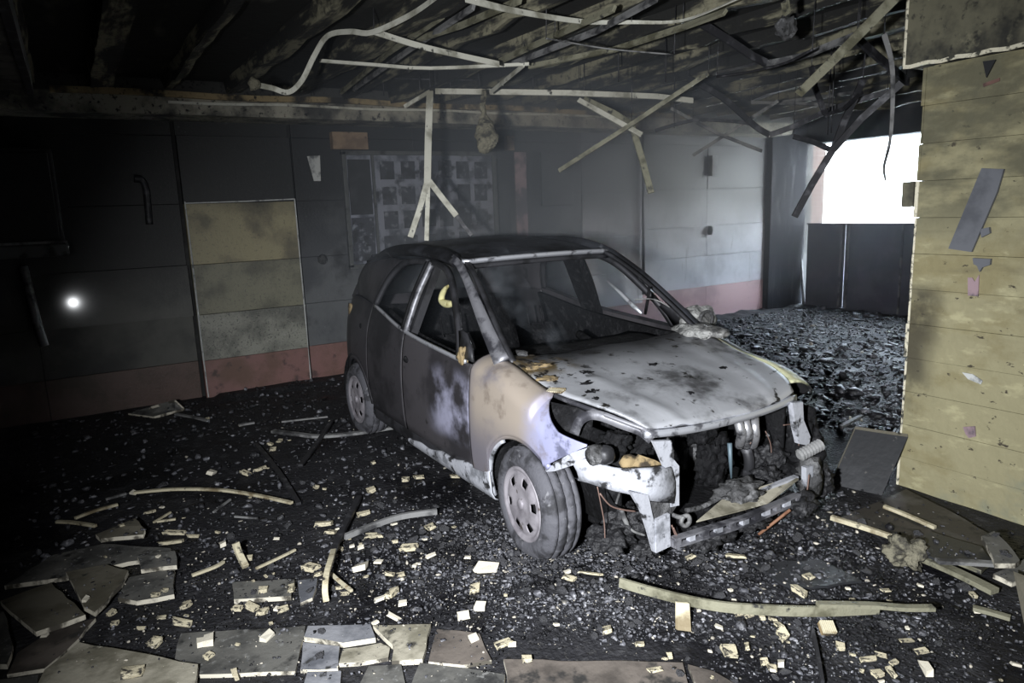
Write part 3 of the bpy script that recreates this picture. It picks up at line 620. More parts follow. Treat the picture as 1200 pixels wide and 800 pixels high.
# bonnet
R = []
NU, NV = 34, 40
for i in range(NU+1):
    t = i/NU; row = []
    for j in range(NV+1):
        r = -1+2*j/NV
        # rear edge bows back at the middle, front edge bows forward
        u0 = -.38-.12*(1-r*r); u1 = .555+.055*(1-abs(r)**2.2)
        u = u0+(u1-u0)*t
        ue = -.38+(.57+.38)*t
        hv = hoodv(ue); v = r*hv
        ze = hoodz(ue)
        zc = sinterp(t, [0, .12, .35, .65, .9, 1], [.885, .915, .905, .855, .79, .752])
        z = ze+(zc-ze)*(1-abs(r)**2.6)
        # creases along both sides and buckled steel
        z += .010*math.exp(-((abs(r)-.62)/.07)**2)*min(1, t*3)
        z += .012*mnoise.noise(Vector((u*2.6, v*2.6, 1.3)))+.005*mnoise.noise(Vector((u*7, v*7, 4)))
        if t > .93: z -= (t-.93)/.07*.014
        row.append(P(u, v, z))
    R.append(row)
hd = grid('bonnet', R, 'hood_metal', CAR, .012, True, 1)
HOODROWS = R
# front lip of the bonnet and the slam panel bar under it
bar('bonnet_lip', [p+P(-.004, 0, -.014) for p in R[-1]], .010, .016, 'frame_dark', hd, ref=(0, 0, 1), smooth=True)
bar('slam_panel', [P(.556+.05*(1-abs(v/.5)**2.2), v, .737-.016*(1-abs(v/.5)**2.6)) for v in np.linspace(.50, -.50, 24)], .03, .030, 'trim_bright', CAR, ref=(0, 0, 1), smooth=True)
bar('slam_panel_flange', [P(.52+.05*(1-(v/.5)**2), v, .752-.010*(1-(v/.5)**2)) for v in np.linspace(.50, -.50, 24)], .06, .02, 'pillar_metal', CAR, ref=(0, 0, 1), smooth=True)
# roof
R = []
for i in range(29):
    u = -1.04-(2.68-1.04)*i/28
    zc = sinterp(u, [-2.75, -2.6, -2.2, -1.8, -1.4, -1.2, -1.04], [1.37, 1.415, 1.495, 1.52, 1.498, 1.468, 1.438])
    row = []
    for j in range(25):
        r = -1+2*j/24; v = .575*r
        uu = u+.05*(1-r*r)*(1-i/28)
        z = zc-.048*abs(r)**2.4+.010*mnoise.noise(Vector((u*2, v*2.4, 9)))*(1-abs(r))
        if .30 < abs(r) < .44: z -= .008
        row.append(P(uu, v, z))
    R.append(row)
rf = grid('roof', R, 'roof_metal', CAR, .014, True, -1)
bar('header_trim', [P(-1.02+.055*(1-(v/.56)**2), v, 1.424+.012*(1-(v/.56)**2)) for v in np.linspace(.56, -.56, 22)], .02, .028, 'trim_bright', rf, ref=(.5, 0, .8), smooth=True)
bar('header_rail', [P(-1.04+.05*(1-(v/.56)**2), v, 1.395+.012*(1-(v/.56)**2)) for v in np.linspace(.54, -.54, 22)], .07, .02, 'frame_dark', rf, ref=(.3, 0, .9), smooth=True)
# tailgate
rows = [[P(-3.02-.05*(1-r*r)+dz, r*vv, z) for r in np.linspace(-1, 1, 15)] for z, vv, dz in ((.36, .62, .02), (.55, .64, -.02), (.8, .64, 0), (1.03, .62, .03))]
tg = grid('tailgate', rows, 'rear_metal', CAR, .02)
for s in (1, -1): bar('window_post', [P(-2.99, s*.60, 1.03), P(-2.85, s*.56, 1.2), P(-2.62, s*.52, 1.37)], .07, .03, 'rear_metal', tg, ref=(0, -s, .3), k=4)
bar('window_header', [P(-2.64, .55, 1.38), P(-2.66, 0, 1.41), P(-2.64, -.55, 1.38)], .08, .03, 'roof_metal', tg, ref=(-.5, 0, 1), k=5)
lump_obj('tail_light_remnant', S(-2.72, .97, 1, -.005), (.05, .02, .06), 'burnt_tan', CAR, seed=3, sub=2)
# underbody, bulkhead, inner wings
box('floor_pan', (-2.9, -.4, -.76, .76, .20, .28), 'char', CAR, bevel=.02)
grid('bulkhead', [[P(-.42, v, z) for v in np.linspace(-.70, .70, 9)] for z in (.22, .5, .8, .86)], 'char', CAR, .03)
for s in (1, -1): grid('inner_wing', [[P(u, s*.56, z) for u in np.linspace(-.4, .45, 9)] for z in (.25, .5, .70)], 'char', CAR, .02)
box('subframe', (-.35, .50, -.50, .50, .16, .26), 'char', CAR, bevel=.02)
# interior
rows = [[P(u, v, z+.02*mnoise.noise(Vector((u*5, v*5, 2)))) for v in np.linspace(-.66, .66, 25)] for u, z in ((-.45, .82), (-.55, .845), (-.75, .85), (-.92, .83), (-1.0, .74), (-1.02, .5))]
grid('dashboard', rows, 'char', CAR, .03)
def seat(v, u):
    st = lump_obj('seat', P(u, v, .50), (.26, .24, .11), 'char', CAR, seed=int(v*10)+20, sub=3, amp=.15)
    bk = [[P(u-.20-.22*t+.03*math.cos(a)*1.6, v+.22*(1-.25*t)*math.sin(a)*1.0, .50+.36*t) for a in np.linspace(0, 2*math.pi, 18)] for t in np.linspace(0, 1, 9)]
    grid('backrest', bk, 'char', st, 0)
    for d in (-.06, .06): tube('headrest_post', [P(u-.38, v+d, .80), P(u-.43, v+d, 1.0)], .008, 'char', st, 6)
seat(.36, -1.25); seat(-.36, -1.25)
rb = lump_obj('rear_bench', P(-2.1, 0, .5), (.26, .62, .14), 'char', CAR, seed=8, sub=3, amp=.15)
grid('rear_backrest', [[P(-2.35-.15*t, v, .5+.50*t+.03*mnoise.noise(Vector((v*4, t*3, 0)))) for v in np.linspace(-.62, .62, 21)] for t in np.linspace(0, 1, 7)], 'char', rb, .06)
# steering wheel on the far side
tube('steering_column', [P(-1.10, -.36, .86), P(-.85, -.36, .78)], .03, 'char', CAR)
# torn foam inside the front side window
fo = [carV(x, y, .52) for x, y in ((527, 334), (522, 338), (518, 346), (518, 353), (524, 356), (531, 355), (536, 349))]
o = tube('melted_lining', smooth_pts(fo, 4), [.008, .009, .011, .013, .015, .017, .019, .020, .021, .022, .023, .023, .023, .024, .025, .026, .027, .026, .024, .02, .016, .012, .010, .008, .006], 'foam_yellow', CAR, 8)
# wiper arm, dangling strut in the windscreen opening
tube('wiper_arm', [carV(711, 329, -.30), carV(728, 344, -.30), carV(743, 359, -.30), carV(752, 367, -.30)], [.006, .012, .014, .008], 'trim_bright', CAR, 6)
tube('hanging_strut', [carV(761, 336, -.50), carV(759, 352, -.50), carV(756, 368, -.50)], .010, 'char', CAR, 6)
tube('loose_wire', smooth_pts([carV(744, 351, -.4), carV(762, 350, -.45), carV(775, 354, -.5), carV(785, 360, -.55)], 4), .004, 'lath_grey', CAR, 5)
# mirrors
mr = lump_obj('mirror_stub', S(-.585, .945, 1, .010), (.035, .026, .055), 'burnt_tan', CAR, seed=12, sub=3, amp=.5)
lump_obj('mirror_housing', P(-.42, -.80, .985), (.09, .12, .095), 'ash_grey', CAR, seed=14, sub=3, amp=.4)
V, F = tube_vf([P(-.34, -.80+.055*math.cos(t), 1.0+.05*math.sin(t)) for t in np.linspace(0, 2*math.pi, 17)], .012, 6, False)
mk('mirror_ring', V, F, 'char_grey', CAR, True)
lump_obj('cowl_ash', P(-.26, -.66, .955), (.20, .11, .045), 'ash_grey', CAR, seed=16, sub=3, amp=.4)
lump_obj('cowl_ash', P(-.44, .52, .945), (.05, .04, .02), 'char_grey', CAR, seed=17, sub=2, amp=.4)
# scorched crust on the bonnet
for k_, (px, py, sx, sy) in enumerate(((628, 428, .10, .07), (640, 442, .07, .05), (615, 420, .06, .04), (690, 448, .05, .03), (694, 462, .04, .03), (686, 440, .035, .02), (765, 428, .04, .025), (700, 470, .02, .02), (810, 460, .02, .02), (845, 432, .03, .02))):
    c = carV(px, py, 0); 
    # drop on the bonnet surface: find the nearest grid vertex by screen position
    best = min((v for row in HOODROWS for v in row), key=lambda v: ((F_PX*((CM@v-EYE).dot(RT))/((CM@v-EYE).dot(FW))+600-px)**2+(400-F_PX*((CM@v-EYE).dot(UP))/((CM@v-EYE).dot(FW))-py)**2))
    lump_obj('bonnet_crust', best+Vector((0, 0, .006)), (sy, sx, .010), 'burnt_tan' if k_ < 3 else 'char', hd, seed=40+k_, sub=3, amp=.7, freq=2.4)

# ---- wheels
def wheel(u, v, s, m_t='tyre_rubber', steer=0.0):
    """built about its own hub; local y points out of the car on the near side"""
    e = bpy.data.objects.new('wheel', None)
    n = 64
    # tyre: profile (half width offset y, radius), swept around
    prof = [(-.006, .180), (.010, .194), (.018, .216), (.012, .248), (-.004, .272), (-.018, .284), (-.030, .289), (-.033, .276), (-.041, .276), (-.044, .290), (-.078, .292), (-.081, .278), (-.091, .278), (-.094, .292), (-.128, .290), (-.131, .276), (-.139, .276), (-.142, .287), (-.160, .280), (-.176, .262), (-.182, .23), (-.172, .205)]
    rows = []
    for k_ in range(n+1):
        th = 2*math.pi*k_/n; row = []
        for i, (y, r) in enumerate(prof):
            rr = r*(1+.004*math.sin(th*5))
            if i in (9, 10, 13, 14) and k_ % 2: rr -= .0035
            if i in (4, 5) and k_ % 2: rr -= .004
            z = rr*math.sin(th)
            row.append(Vector((rr*math.cos(th), -s*(y), z)))
        rows.append(row)
    ty = grid('tyre', rows, m_t, None, 0, True)
    # rim dish with slots
    rp = [(.012, .0), (.010, .018), (.006, .032), (.003, .045), (.004, .068), (.008, .088), (.010, .102), (.010, .115), (.008, .130), (.004, .143), (-.004, .154), (-.004, .164), (.004, .172), (.010, .180), (.008, .186), (-.006, .189)]
    V, F = [], []; na = 72
    for k_ in range(na):
        th = 2*math.pi*k_/na
        for y, r in rp: V.append(Vector((r*math.cos(th), -s*y, r*math.sin(th))))
    m_ = len(rp)
    for k_ in range(na):
        k2 = (k_+1) % na
        for i in range(m_-1):
            if 6 <= i <= 8 and (k_ % 12) in (0, 1, 2, 3): continue
            F.append((k_*m_+i, k2*m_+i, k2*m_+i+1, k_*m_+i+1))
    rm = mk('rim', V, F, 'rim_metal', None, True)
    md = rm.modifiers.new('solid', 'SOLIDIFY'); md.thickness = .004; md.offset = 0
    dr = mk('brake_drum', *[x for x in grid_vf([[Vector((r*math.cos(2*math.pi*k_/32), -s*y, r*math.sin(2*math.pi*k_/32))) for k_ in range(33)] for y, r in ((-.03, .0), (-.03, .17), (-.15, .19))])], 'char', None, True)
    cap = lump_obj('hub_cap', (0, -s*.012, 0), (.028, .012, .028), 'rim_metal', None, seed=2, sub=2, amp=.1)
    return ty, rm, dr, cap
for u, s, st in ((0.02, 1, math.radians(-3)), (0.02, -1, math.radians(-3)), (AX_R, 1, 0), (AX_R, -1, 0)):
    wm = empty('wheel'); wm.parent = CAR; wm.location = P(u, s*.815, .30); wm.rotation_euler = (0, 0, st)
    ty, *rest = wheel(u, .8, s)
    for o in (ty, *rest): o.parent = wm
    if s > 0 and u > -1: ty['label'] = 'ash-grey tyre with worn tread blocks'

# ---- stripped front end
def plate_px(name, px, u, depth, m, parent=CAR):
    o = fixn(mk(name, *plate_vf([carU(x, y, u) for x, y in px], (depth, 0, 0)), m, parent)); return o
arm_top = [(672, 545, .40), (688, 541, .45), (707, 547, .50), (722, 551, .54), (737, 553, .575), (759, 552, .61), (788, 549, .625)]
arm_bot = [(678, 563, .40), (690, 566, .45), (705, 571, .50), (719, 575, .54), (737, 579, .575), (757, 586, .61), (790, 590, .625)]
rows = []
for (a, b) in zip(arm_top, arm_bot):
    t0 = carU(*a); b0 = carU(*b)
    rows.append([t0+Vector((-.05, 0, .004)), t0+Vector((-.012, 0, .010)), t0, t0.lerp(b0, .35)+Vector((.012, 0, 0)), t0.lerp(b0, .7)+Vector((.010, 0, 0)), b0, b0+Vector((-.03, 0, 0))])
grid('bumper_bracket_arm', rows, 'ash_white', CAR, .006, True)
plate_px('front_post_upper', [(766, 517), (787, 516), (788, 536), (796, 546), (796, 592), (786, 594), (783, 556), (772, 530)], .615, -.02, 'ash_white')
plate_px('front_post_brace', [(739, 576), (760, 580), (764, 600), (770, 625), (772, 646), (767, 647), (760, 622), (752, 598)], .625, -.02, 'ash_white')
plate_px('front_post_lower', [(769, 610), (785, 602), (786, 640), (769, 648)], .63, -.025, 'ash_white')
plate_px('front_post_web', [(760, 588), (795, 590), (785, 604), (768, 610)], .612, -.02, 'char_grey')
plate_px('support_post', [(929, 472), (941, 471), (942, 492), (950, 512), (948, 522), (937, 520), (932, 498)], .60, -.03, 'ash_white')
plate_px('support_post', [(945, 548), (954, 545), (953, 572), (948, 580), (945, 566)], .60, -.03, 'ash_white')
# ridged tube end by the far post
a, b = carU(936, 534, .64), carU(961, 521, .66)
n_ = 15; ax = (b-a)
V, F = tube_vf([a+ax*(i/n_) for i in range(n_+1)], [.032 if i % 2 else .019 for i in range(n_+1)], 10)
mk('ribbed_hose_end', V, F, 'lath_grey', CAR)
# lower cross member with slots: rails and webs
L0, L1 = carU(789, 640, .63), carU(935, 587, .63)
for k_, dz in enumerate((0, .038)):
    bar('lower_crossmember', [L0+Vector((0, 0, dz)), L0.lerp(L1, .5)+Vector((.03, 0, dz)), L1+Vector((0, 0, dz))], .035, .010, 'pillar_metal', CAR, ref=(0, 0, 1))
for t in np.linspace(0.02, .98, 11):
    p = L0.lerp(L1, t)+Vector((.03*(1-abs(2*t-1)), 0, 0)); box('crossmember_web', (p.x-.012, p.x+.012, p.y-.02-.012*math.sin(t*31), p.y+.02, p.z, p.z+.038), 'ash_white' if int(t*11) % 2 else 'pillar_metal', CAR)
# tan under-tray flap lying over the cross member
o = fixn(mk('undertray_flap', *plate_vf([carU(816, 612, .66), carU(850, 583, .56), carU(893, 575, .55), carU(930, 560, .58), carU(936, 562, .62), carU(900, 590, .66), carU(864, 600, .67)], (.0, 0, .006)), 'slab_pale', CAR))
o = fixn(mk('radiator_strip', *plate_vf([carU(892, 575, .60), carU(936, 558, .60), carU(936, 563, .60), carU(896, 585, .61)], (-.03, 0, 0)), 'ash_white', CAR))
# headlamp aperture
tube_pts = [carV(673, 508, .66), carV(677, 497, .655), carV(683, 490, .64), carV(693, 486, .62), carV(707, 488, .59), carV(730, 497, .54), carV(750, 504, .50), carV(764, 515, .46)]
bar('headlamp_bracket', tube_pts, .045, .012, 'pillar_metal', CAR, ref=(.7, -.7, .2), smooth=True, k=4)
bar('bonnet_side_flange', [P(u, hoodv(u)-.012, hoodz(u)-.018) for u in np.linspace(.05, .56, 16)], .03, .016, 'pillar_metal', CAR, ref=(0, 0, 1), smooth=True)
grid('headlamp_recess', [[P(.08, .70, .82), P(.16, .62, .80), P(.26, .55, .78)], [P(.10, .70, .70), P(.16, .62, .68), P(.24, .55, .66)], [P(.16, .70, .56), P(.20, .62, .54), P(.26, .55, .52)]], 'char', CAR, .01)
o = fixn(mk('wing_bracket', *plate_vf([carV(636, 553, .79), carV(652, 541, .785), (carV(670, 530, .77)), carV(690, 524, .75), carV(693, 531, .74), carV(674, 544, .76), carV(650, 552, .785)], (0, .02, 0)), 'ash_white', CAR))
fixn(mk('headlamp_inner_panel', *plate_vf([carV(646, 471, .62), carV(660, 488, .63), carV(674, 508, .64), carV(681, 492, .62), carV(692, 485, .60), carV(668, 474, .60)], (0, .006, 0)), 'frame_dark', CAR))
hn = lump_obj('horn', carU(709, 533, .52), (.045, .045, .045), 'frame_dark', CAR, seed=4, sub=3, amp=.08)
c = carU(697, 533, .50); tube('horn_mount', [c+Vector((0, -.02, .0)), c+Vector((0, .03, 0))], .045, 'char_grey', CAR, 12)
o = fixn(mk('wing_liner_shard', *plate_vf([carU(738, 545, .50), carU(750, 533, .50), carU(768, 539, .54), carU(788, 550, .56), carU(758, 549, .55)], (-.012, 0, 0)), 'burnt_tan', CAR))
lump_obj('scorched_connector', carU(738, 541, .48), (.03, .05, .03), 'burnt_tan', CAR, seed=21, sub=2, amp=.4)
# engine and what is left around it
eb = box('engine_block', (-.28, .20, -.34, .22, .30, .66), 'char', CAR, bevel=.04)
for k_ in range(6): box('block_rib', (.20, .225, -.32+k_*.095, -.29+k_*.095, .34, .62), 'char_grey', eb)
for k_, (x0, x1) in enumerate(((862, 868), (872, 876), (884, 884))):
    tube('manifold_pipe', smooth_pts([carU(x0, 484, .44), carU(x0+4-k_*2, 497, .50), carU(x1+1, 511, .50), carU(x1-2, 522, .42)], 4), .024, 'engine_alu', eb, 10)
tube('radiator_hose', smooth_pts([carU(866, 514, .34), carU(876, 530, .40), carU(878, 548, .40), carU(872, 565, .34)], 5), .028, 'rod_dark', CAR, 10)
tube('dipstick_tube', [carU(855, 519, .50), carU(856, 540, .50), carU(857, 560, .50)], [.012, .010, .005], 'hose_blue', CAR, 8)
lump_obj('molten_clump', carU(866, 576, .56), (.08, .13, .05), 'char_grey', CAR, seed=33, sub=4, amp=.5, freq=2.6)
lump_obj('molten_clump', carU(925, 548, .45), (.10, .12, .06), 'char', CAR, seed=34, sub=4, amp=.5, freq=2.6)
lump_obj('molten_clump', carU(905, 510, .30), (.10, .12, .08), 'char_grey', CAR, seed=35, sub=4, amp=.5, freq=2.6)
lump_obj('gearbox', P(.05, .36, .42), (.16, .14, .15), 'char', CAR, seed=36, sub=4, amp=.3)
lump_obj('alternator', P(.22, -.20, .50), (.08, .08, .08), 'char_grey', CAR, seed=37, sub=3, amp=.3)
tube('hooked_hose', smooth_pts([carU(786, 602, .58), carU(797, 606, .60), carU(806, 604, .61), carU(808, 611, .61), carU(803, 616, .61), carU(798, 612, .61), carU(801, 605, .61)], 4), .011, 'lath_grey', CAR, 7)
tube('hooked_hose', smooth_pts([carU(804, 598, .56), carU(822, 594, .56), carU(838, 586, .55), carU(850, 580, .56), carU(856, 578, .58)], 4), .012, 'char_grey', CAR, 7)
def wire(pts, u, r=.0028, m='copper_wire'): tube('wire', smooth_pts([carU(x, y, u) for x, y in pts], 4), r, m, CAR, 5)
wire([(700, 570), (704, 590), (708, 612), (709, 635)], .50); wire([(703, 578), (715, 592), (730, 597), (745, 599)], .54, .004); wire([(789, 618), (795, 630), (803, 640)], .62, .004)
wire([(787, 615), (792, 628), (798, 640)], .61, .004); wire([(887, 490), (886, 507), (879, 520)], .50); wire([(897, 505), (903, 520), (904, 535)], .45); wire([(930, 500), (936, 510), (936, 522)], .55); wire([(918, 498), (928, 497), (934, 500)], .55, .003); wire([(948, 556), (947, 566), (946, 574)], .62, .004)
tube('washer_hose', smooth_pts([carU(728, 597, .50), carU(734, 612, .50), carU(742, 622, .52), carU(756, 627, .52)], 4), [.012]*5+[.006]*8, 'lath_grey', CAR, 7)
wire([(735, 560), (726, 578), (722, 590)], .45, .006, 'char_grey')
# charred remains packed into the engine bay and under the front
for k_, (x, y, u_, a_, b_, c_, m_) in enumerate(((835, 540, .30, .07, .10, .14, 'char'), (822, 500, .28, .06, .09, .10, 'char'), (905, 535, .42, .06, .09, .07, 'char_dark'), (898, 558, .48, .06, .08, .05, 'char_dark'), (918, 505, .38, .05, .07, .06, 'char_dark'), (888, 540, .40, .04, .05, .07, 'char_dark'), (720, 520, .40, .06, .08, .06, 'char'), (750, 520, .36, .05, .09, .07, 'char'), (735, 610, .44, .08, .10, .07, 'char_dark'), (715, 630, .46, .09, .10, .05, 'char_dark'), (757, 640, .52, .06, .07, .04, 'char_dark'), (830, 628, .58, .08, .13, .05, 'char_dark'), (880, 610, .60, .06, .12, .04, 'char_dark'), (935, 590, .62, .08, .10, .06, 'char_dark'), (960, 560, .52, .07, .07, .09, 'char_dark'))):
    lump_obj('charred_remains', carU(x, y, u_), (a_, b_, c_), m_, CAR, seed=80+k_, sub=4, amp=.55, freq=2.8)
# far-side front corner
lump_obj('charred_corner', P(.45, -.70, .42), (.12, .09, .20), 'char', CAR, seed=44, sub=4, amp=.4, freq=2)
lump_obj('charred_corner', P(.56, -.64, .28), (.06, .07, .12), 'char_grey', CAR, seed=45, sub=3, amp=.5, freq=2)
# door handle remains
lump_obj('door_handle_stub', S(-1.36, .80, 1, .006), (.03, .012, .02), 'char', CAR, seed=50, sub=2, amp=.4)
lump_obj('fuel_cap_hole', S(-2.30, .90, 1, .002), (.02, .008, .02), 'char', CAR, seed=51, sub=2, amp=.3)

# ================================================================== FALLEN BOARDS AND SLABS
def slab(name, px, m, label, cat='board', th=.022, core='slab_core', lift=.012, zs=None, group=None):
    """fallen sheet: outline in photo pixels on the floor, zs = extra height per corner"""
    P_ = []
    for i, (x, y) in enumerate(px):
        p = flg(x, y); e = lift+(zs[i] if zs else 0)
        P_.append(fl(x, y, gz(p.x, p.y)+e))
    cx = sum((p for p in P_), Vector())/len(P_)
    P_ = [p+(p-cx)*0.0 for p in P_]
    # subdivide the outline a little and roughen it so the break reads as torn gypsum board
    out = []; rr = random.Random(hash(label) % 1000)
    rr = random.Random(sum(ord(c) for c in label))
    for i, p in enumerate(P_):
        q = P_[(i+1) % len(P_)]; n = max(1, int((q-p).length/.07)); nrm = (q-p).cross(Vector((0, 0, 1))).normalized()
        for j in range(n):
            a = p.lerp(q, j/n)
            if j: a = a+nrm*rr.uniform(-.006, .006)
            out.append(a)
    V, F = plate_vf(out, (0, 0, -th))
    me = bpy.data.meshes.new(name); me.from_pydata([tuple(v) for v in V], [], F); me.update()
    me.materials.append(MATS[m]); me.materials.append(MATS[core])
    for pl in me.polygons[2:]: pl.material_index = 1
    o = link(name, me); fixn(o); recenter(o); tag(o, label, cat, group); return o
slab('board_sheet', [(5, 686), (62, 650), (120, 637), (200, 642), (196, 652), (150, 658), (75, 676)], 'slab_grey', 'large grey fallen sheet lying behind the triangular broken board', zs=[.01, .02, .02, .01, .01, .01, .01])
slab('board_sheet', [(0, 704), (60, 682), (100, 720), (42, 740), (8, 712)], 'slab_olive', 'grey-brown broken board with a pale lower edge beside the triangular one', zs=[.02, .03, .045, .05, .03])
slab('board_sheet', [(77, 670), (125, 661), (150, 668), (143, 683), (111, 717), (98, 710)], 'slab_olive', 'triangular broken board with pale edges pointing down at its tip', zs=[.045, .05, .05, .05, .05, .05])
slab('board_sheet', [(152, 676), (205, 666), (204, 696), (160, 704), (138, 700)], 'slab_grey', 'grey board piece right of the triangular broken board', zs=[.02]*5)
slab('board_sheet', [(160, 650), (205, 645), (207, 662), (165, 667)], 'slab_grey', 'narrow grey board with a white front edge behind the grey board piece', zs=[.05, .05, .04, .04])
slab('board_sheet', [(52, 785), (92, 752), (150, 762), (232, 778), (220, 830), (30, 830)], 'slab_pale', 'pale mottled plank with dark blotches among the broken boards', zs=[.03]*6)
slab('board_sheet', [(-20, 716), (4, 716), (15, 755), (8, 778), (-20, 778)], 'slab_grey', 'dark grey board corner left of the brownish strip', zs=[.03]*5)
slab('board_sheet', [(20, 765), (60, 738), (112, 724), (92, 748), (52, 783), (8, 790)], 'slab_brown', 'brownish fallen strip under the triangular board tip')
slab('board_sheet', [(-30, 800), (45, 790), (40, 840), (-30, 840)], 'slab_grey', 'dark sheet corner beside the pale mottled plank')
slab('board_sheet', [(272, 682), (345, 678), (341, 698), (274, 702)], 'slab_grey', 'small grey board with a pale front edge lying flat on the debris', zs=[.01]*4)
slab('board_sheet', [(349, 680), (372, 677), (366, 700), (352, 706)], 'slab_blue', 'small bluish board piece beside the upright white strip')
slab('board_sheet', [(212, 742), (300, 737), (358, 733), (350, 770), (346, 786), (232, 790), (205, 772)], 'slab_grey', 'large grey speckled slab lying flat beside the bluish tiles', th=.03)
slab('board_sheet', [(361, 733), (434, 731), (440, 747), (402, 753), (356, 746)], 'slab_blue', 'bluish grey tile with a bright white front edge', zs=[.012]*5)
slab('board_sheet', [(355, 752), (398, 757), (396, 783), (352, 784)], 'slab_blue', 'square bluish tile in front of the tile with the white edge')
slab('board_sheet', [(402, 760), (446, 753), (457, 758), (455, 770), (420, 776), (397, 777)], 'slab_pale', 'whitish blotched tile between the bluish tile and the tan tile')
slab('board_sheet', [(437, 732), (505, 731), (495, 772), (459, 774), (462, 757)], 'slab_pale', 'tan tile with scorched corner beside the brown slab', zs=[.01]*5)
slab('board_sheet', [(512, 737), (562, 742), (576, 773), (542, 779), (502, 775)], 'slab_brown', 'brown slab with a pale front crack beside the tan tile')
slab('board_sheet', [(492, 776), (540, 782), (592, 790), (590, 840), (470, 840)], 'slab_grey', 'dark grey slab in front of the brown slab')
slab('board_sheet', [(360, 787), (400, 786), (402, 830), (350, 830)], 'slab_blue', 'bluish tile in front of the square bluish tile')
slab('board_sheet', [(432, 780), (470, 778), (476, 806), (418, 808)], 'slab_grey', 'grey tile piece in front of the whitish tile')
slab('board_sheet', [(590, 772), (800, 776), (820, 840), (600, 840)], 'slab_brown', 'wide muddy brown slab cleared of rubble in front of the car')
slab('board_sheet', [(806, 778), (836, 786), (864, 802), (852, 832), (826, 832)], 'slab_brown', 'muddy brown slab right of the wide cleared slab')
slab('board_sheet', [(112, 626), (158, 607), (170, 620), (168, 626), (118, 631)], 'slab_olive', 'raised grey board scrap with a pale edge near the dark floor', zs=[.02, .06, .07, .05, .03])
slab('board_sheet', [(150, 484), (205, 468), (216, 478), (180, 488)], 'slab_grey', 'dark sheet fragment leaning against the red foot of the back wall', zs=[0, .12, .04, 0])
slab('board_sheet', [(880, 660), (960, 655), (1010, 680), (930, 690)], 'board_black', 'flat black sheet lying in the rubble in front of the car', th=.012, core='board_black')
# boards at the foot of the plaster wall
def upright(name, corners, th, m, label, core=None):
    o = mk(name, *plate_vf(corners, th), m)
    if core:
        o.data.materials.append(MATS[core])
        for pl in o.data.polygons[2:]: pl.material_index = 1
    fixn(o); recenter(o); tag(o, label, 'board'); return o
bl, br_ = fl(972, 571, .02), fl(1032, 583, .02)
tr = onX(1064, 512, XP-.03); tl = tr+(bl-br_)*1.02
upright('leaning_board', [bl, br_, tr, tl], (.016, .012, .012), 'board_black', 'black board leaning against the plaster wall beside the car', 'slab_olive')
slab('flat_board', [(985, 606), (1034, 586), (1062, 573), (1120, 602), (1185, 640), (1150, 668), (1062, 634)], 'board_brown', 'large scorched board lying flat along the foot of the plaster wall', th=.02, core='lath_olive', zs=[.03]*7)
slab('flat_board', [(1065, 640), (1090, 622), (1150, 640), (1165, 660), (1100, 656)], 'board_black', 'black sheet lying on the scorched board by the plaster wall', th=.012, core='board_black', zs=[.06]*5)
slab('board_shard', [(1150, 628), (1165, 622), (1180, 636), (1195, 656), (1190, 660), (1166, 660)], 'slab_grey', 'grey board shard with a pale tip lying by the plaster wall', zs=[.125]*6)
slab('board_shard', [(1164, 672), (1200, 655), (1225, 668), (1186, 682)], 'slab_grey', 'grey board corner lying right of the olive plank', zs=[.08]*4)
p0, p1 = flg(1186, 682, .12), flg(1207, 765, .01)
upright('leaning_board', [p0+Vector((0, 0, .05)), flg(1240, 690, .17), flg(1245, 800, .03), p1], (.01, .0, -.015), 'slab_olive', 'greenish grey board end propped in the corner by the plaster wall')
o = lump_obj('ash_clump', flg(1060, 648, .045), (.085, .075, .07), 'ash_clump', seed=61, sub=4, amp=.6, freq=2.2); recenter(o); tag(o, 'pale crumbly clump of ash on the board ends', 'ash clump')

# ================================================================== LATHS, TRIMS, RODS ON THE FLOOR
def lath(name, px, w, h, m, label, cat='lath', up=.02, zs=None, k=4, ref=(0, 0, 1)):
    pts = [flg(x, y, up+(zs[i] if zs else 0)) for i, (x, y) in enumerate(px)]
    o = bar(name, pts, w, h, m, None, ref, False, k if len(pts) > 2 else 0); recenter(o); tag(o, label, cat); return o
lath('wood_lath', [(157, 577), (205, 573), (258, 574), (300, 580), (342, 589)], .022, .014, 'lath_wood', 'long bowed pale lath lying on the dark floor', up=.05)
lath('wood_lath', [(88, 607), (112, 598), (138, 591)], .018, .014, 'lath_wood', 'short pale lath at the end of the long bowed one')
lath('wood_lath', [(66, 611), (86, 612), (112, 616)], .020, .014, 'lath_wood', 'short pale splinter in front of the short lath')
lath('wood_lath', [(124, 585), (148, 578)], .018, .012, 'lath_grey', 'grey splinter beside the long bowed lath')
lath('metal_trim', [(320, 505), (345, 508), (375, 511), (420, 507), (464, 500)], .045, .02, 'lath_grey', 'bent grey trim lying beside the car rear wheel', up=.04)
lath('metal_trim', [(404, 629), (436, 616), (470, 605), (512, 599)], .020, .03, 'lath_grey', 'grey trim edge rising from the rubble beside the car', up=.04)
lath('wood_lath', [(382, 704), (381, 690), (383, 672), (388, 655), (391, 644)], .026, .016, 'lath_wood', 'whitish strip standing out of the rubble towards the dark rod', zs=[0, .05, .08, .08, .06])
lath('charred_rod', [(391, 645), (397, 630), (408, 608), (421, 582)], .03, .02, 'rod_dark', 'charred black rod lying behind the whitish strip', zs=[.06, .05, .04, .02])
lath('wood_lath', [(388, 672), (398, 681), (412, 692)], .014, .012, 'chip_wood', 'thin yellowish stick lying against the whitish strip', up=.04)
lath('wood_lath', [(276, 636), (280, 648), (288, 664)], .03, .02, 'lath_wood', 'short upright pale lath end among wood chips', zs=[.10, .05, 0])
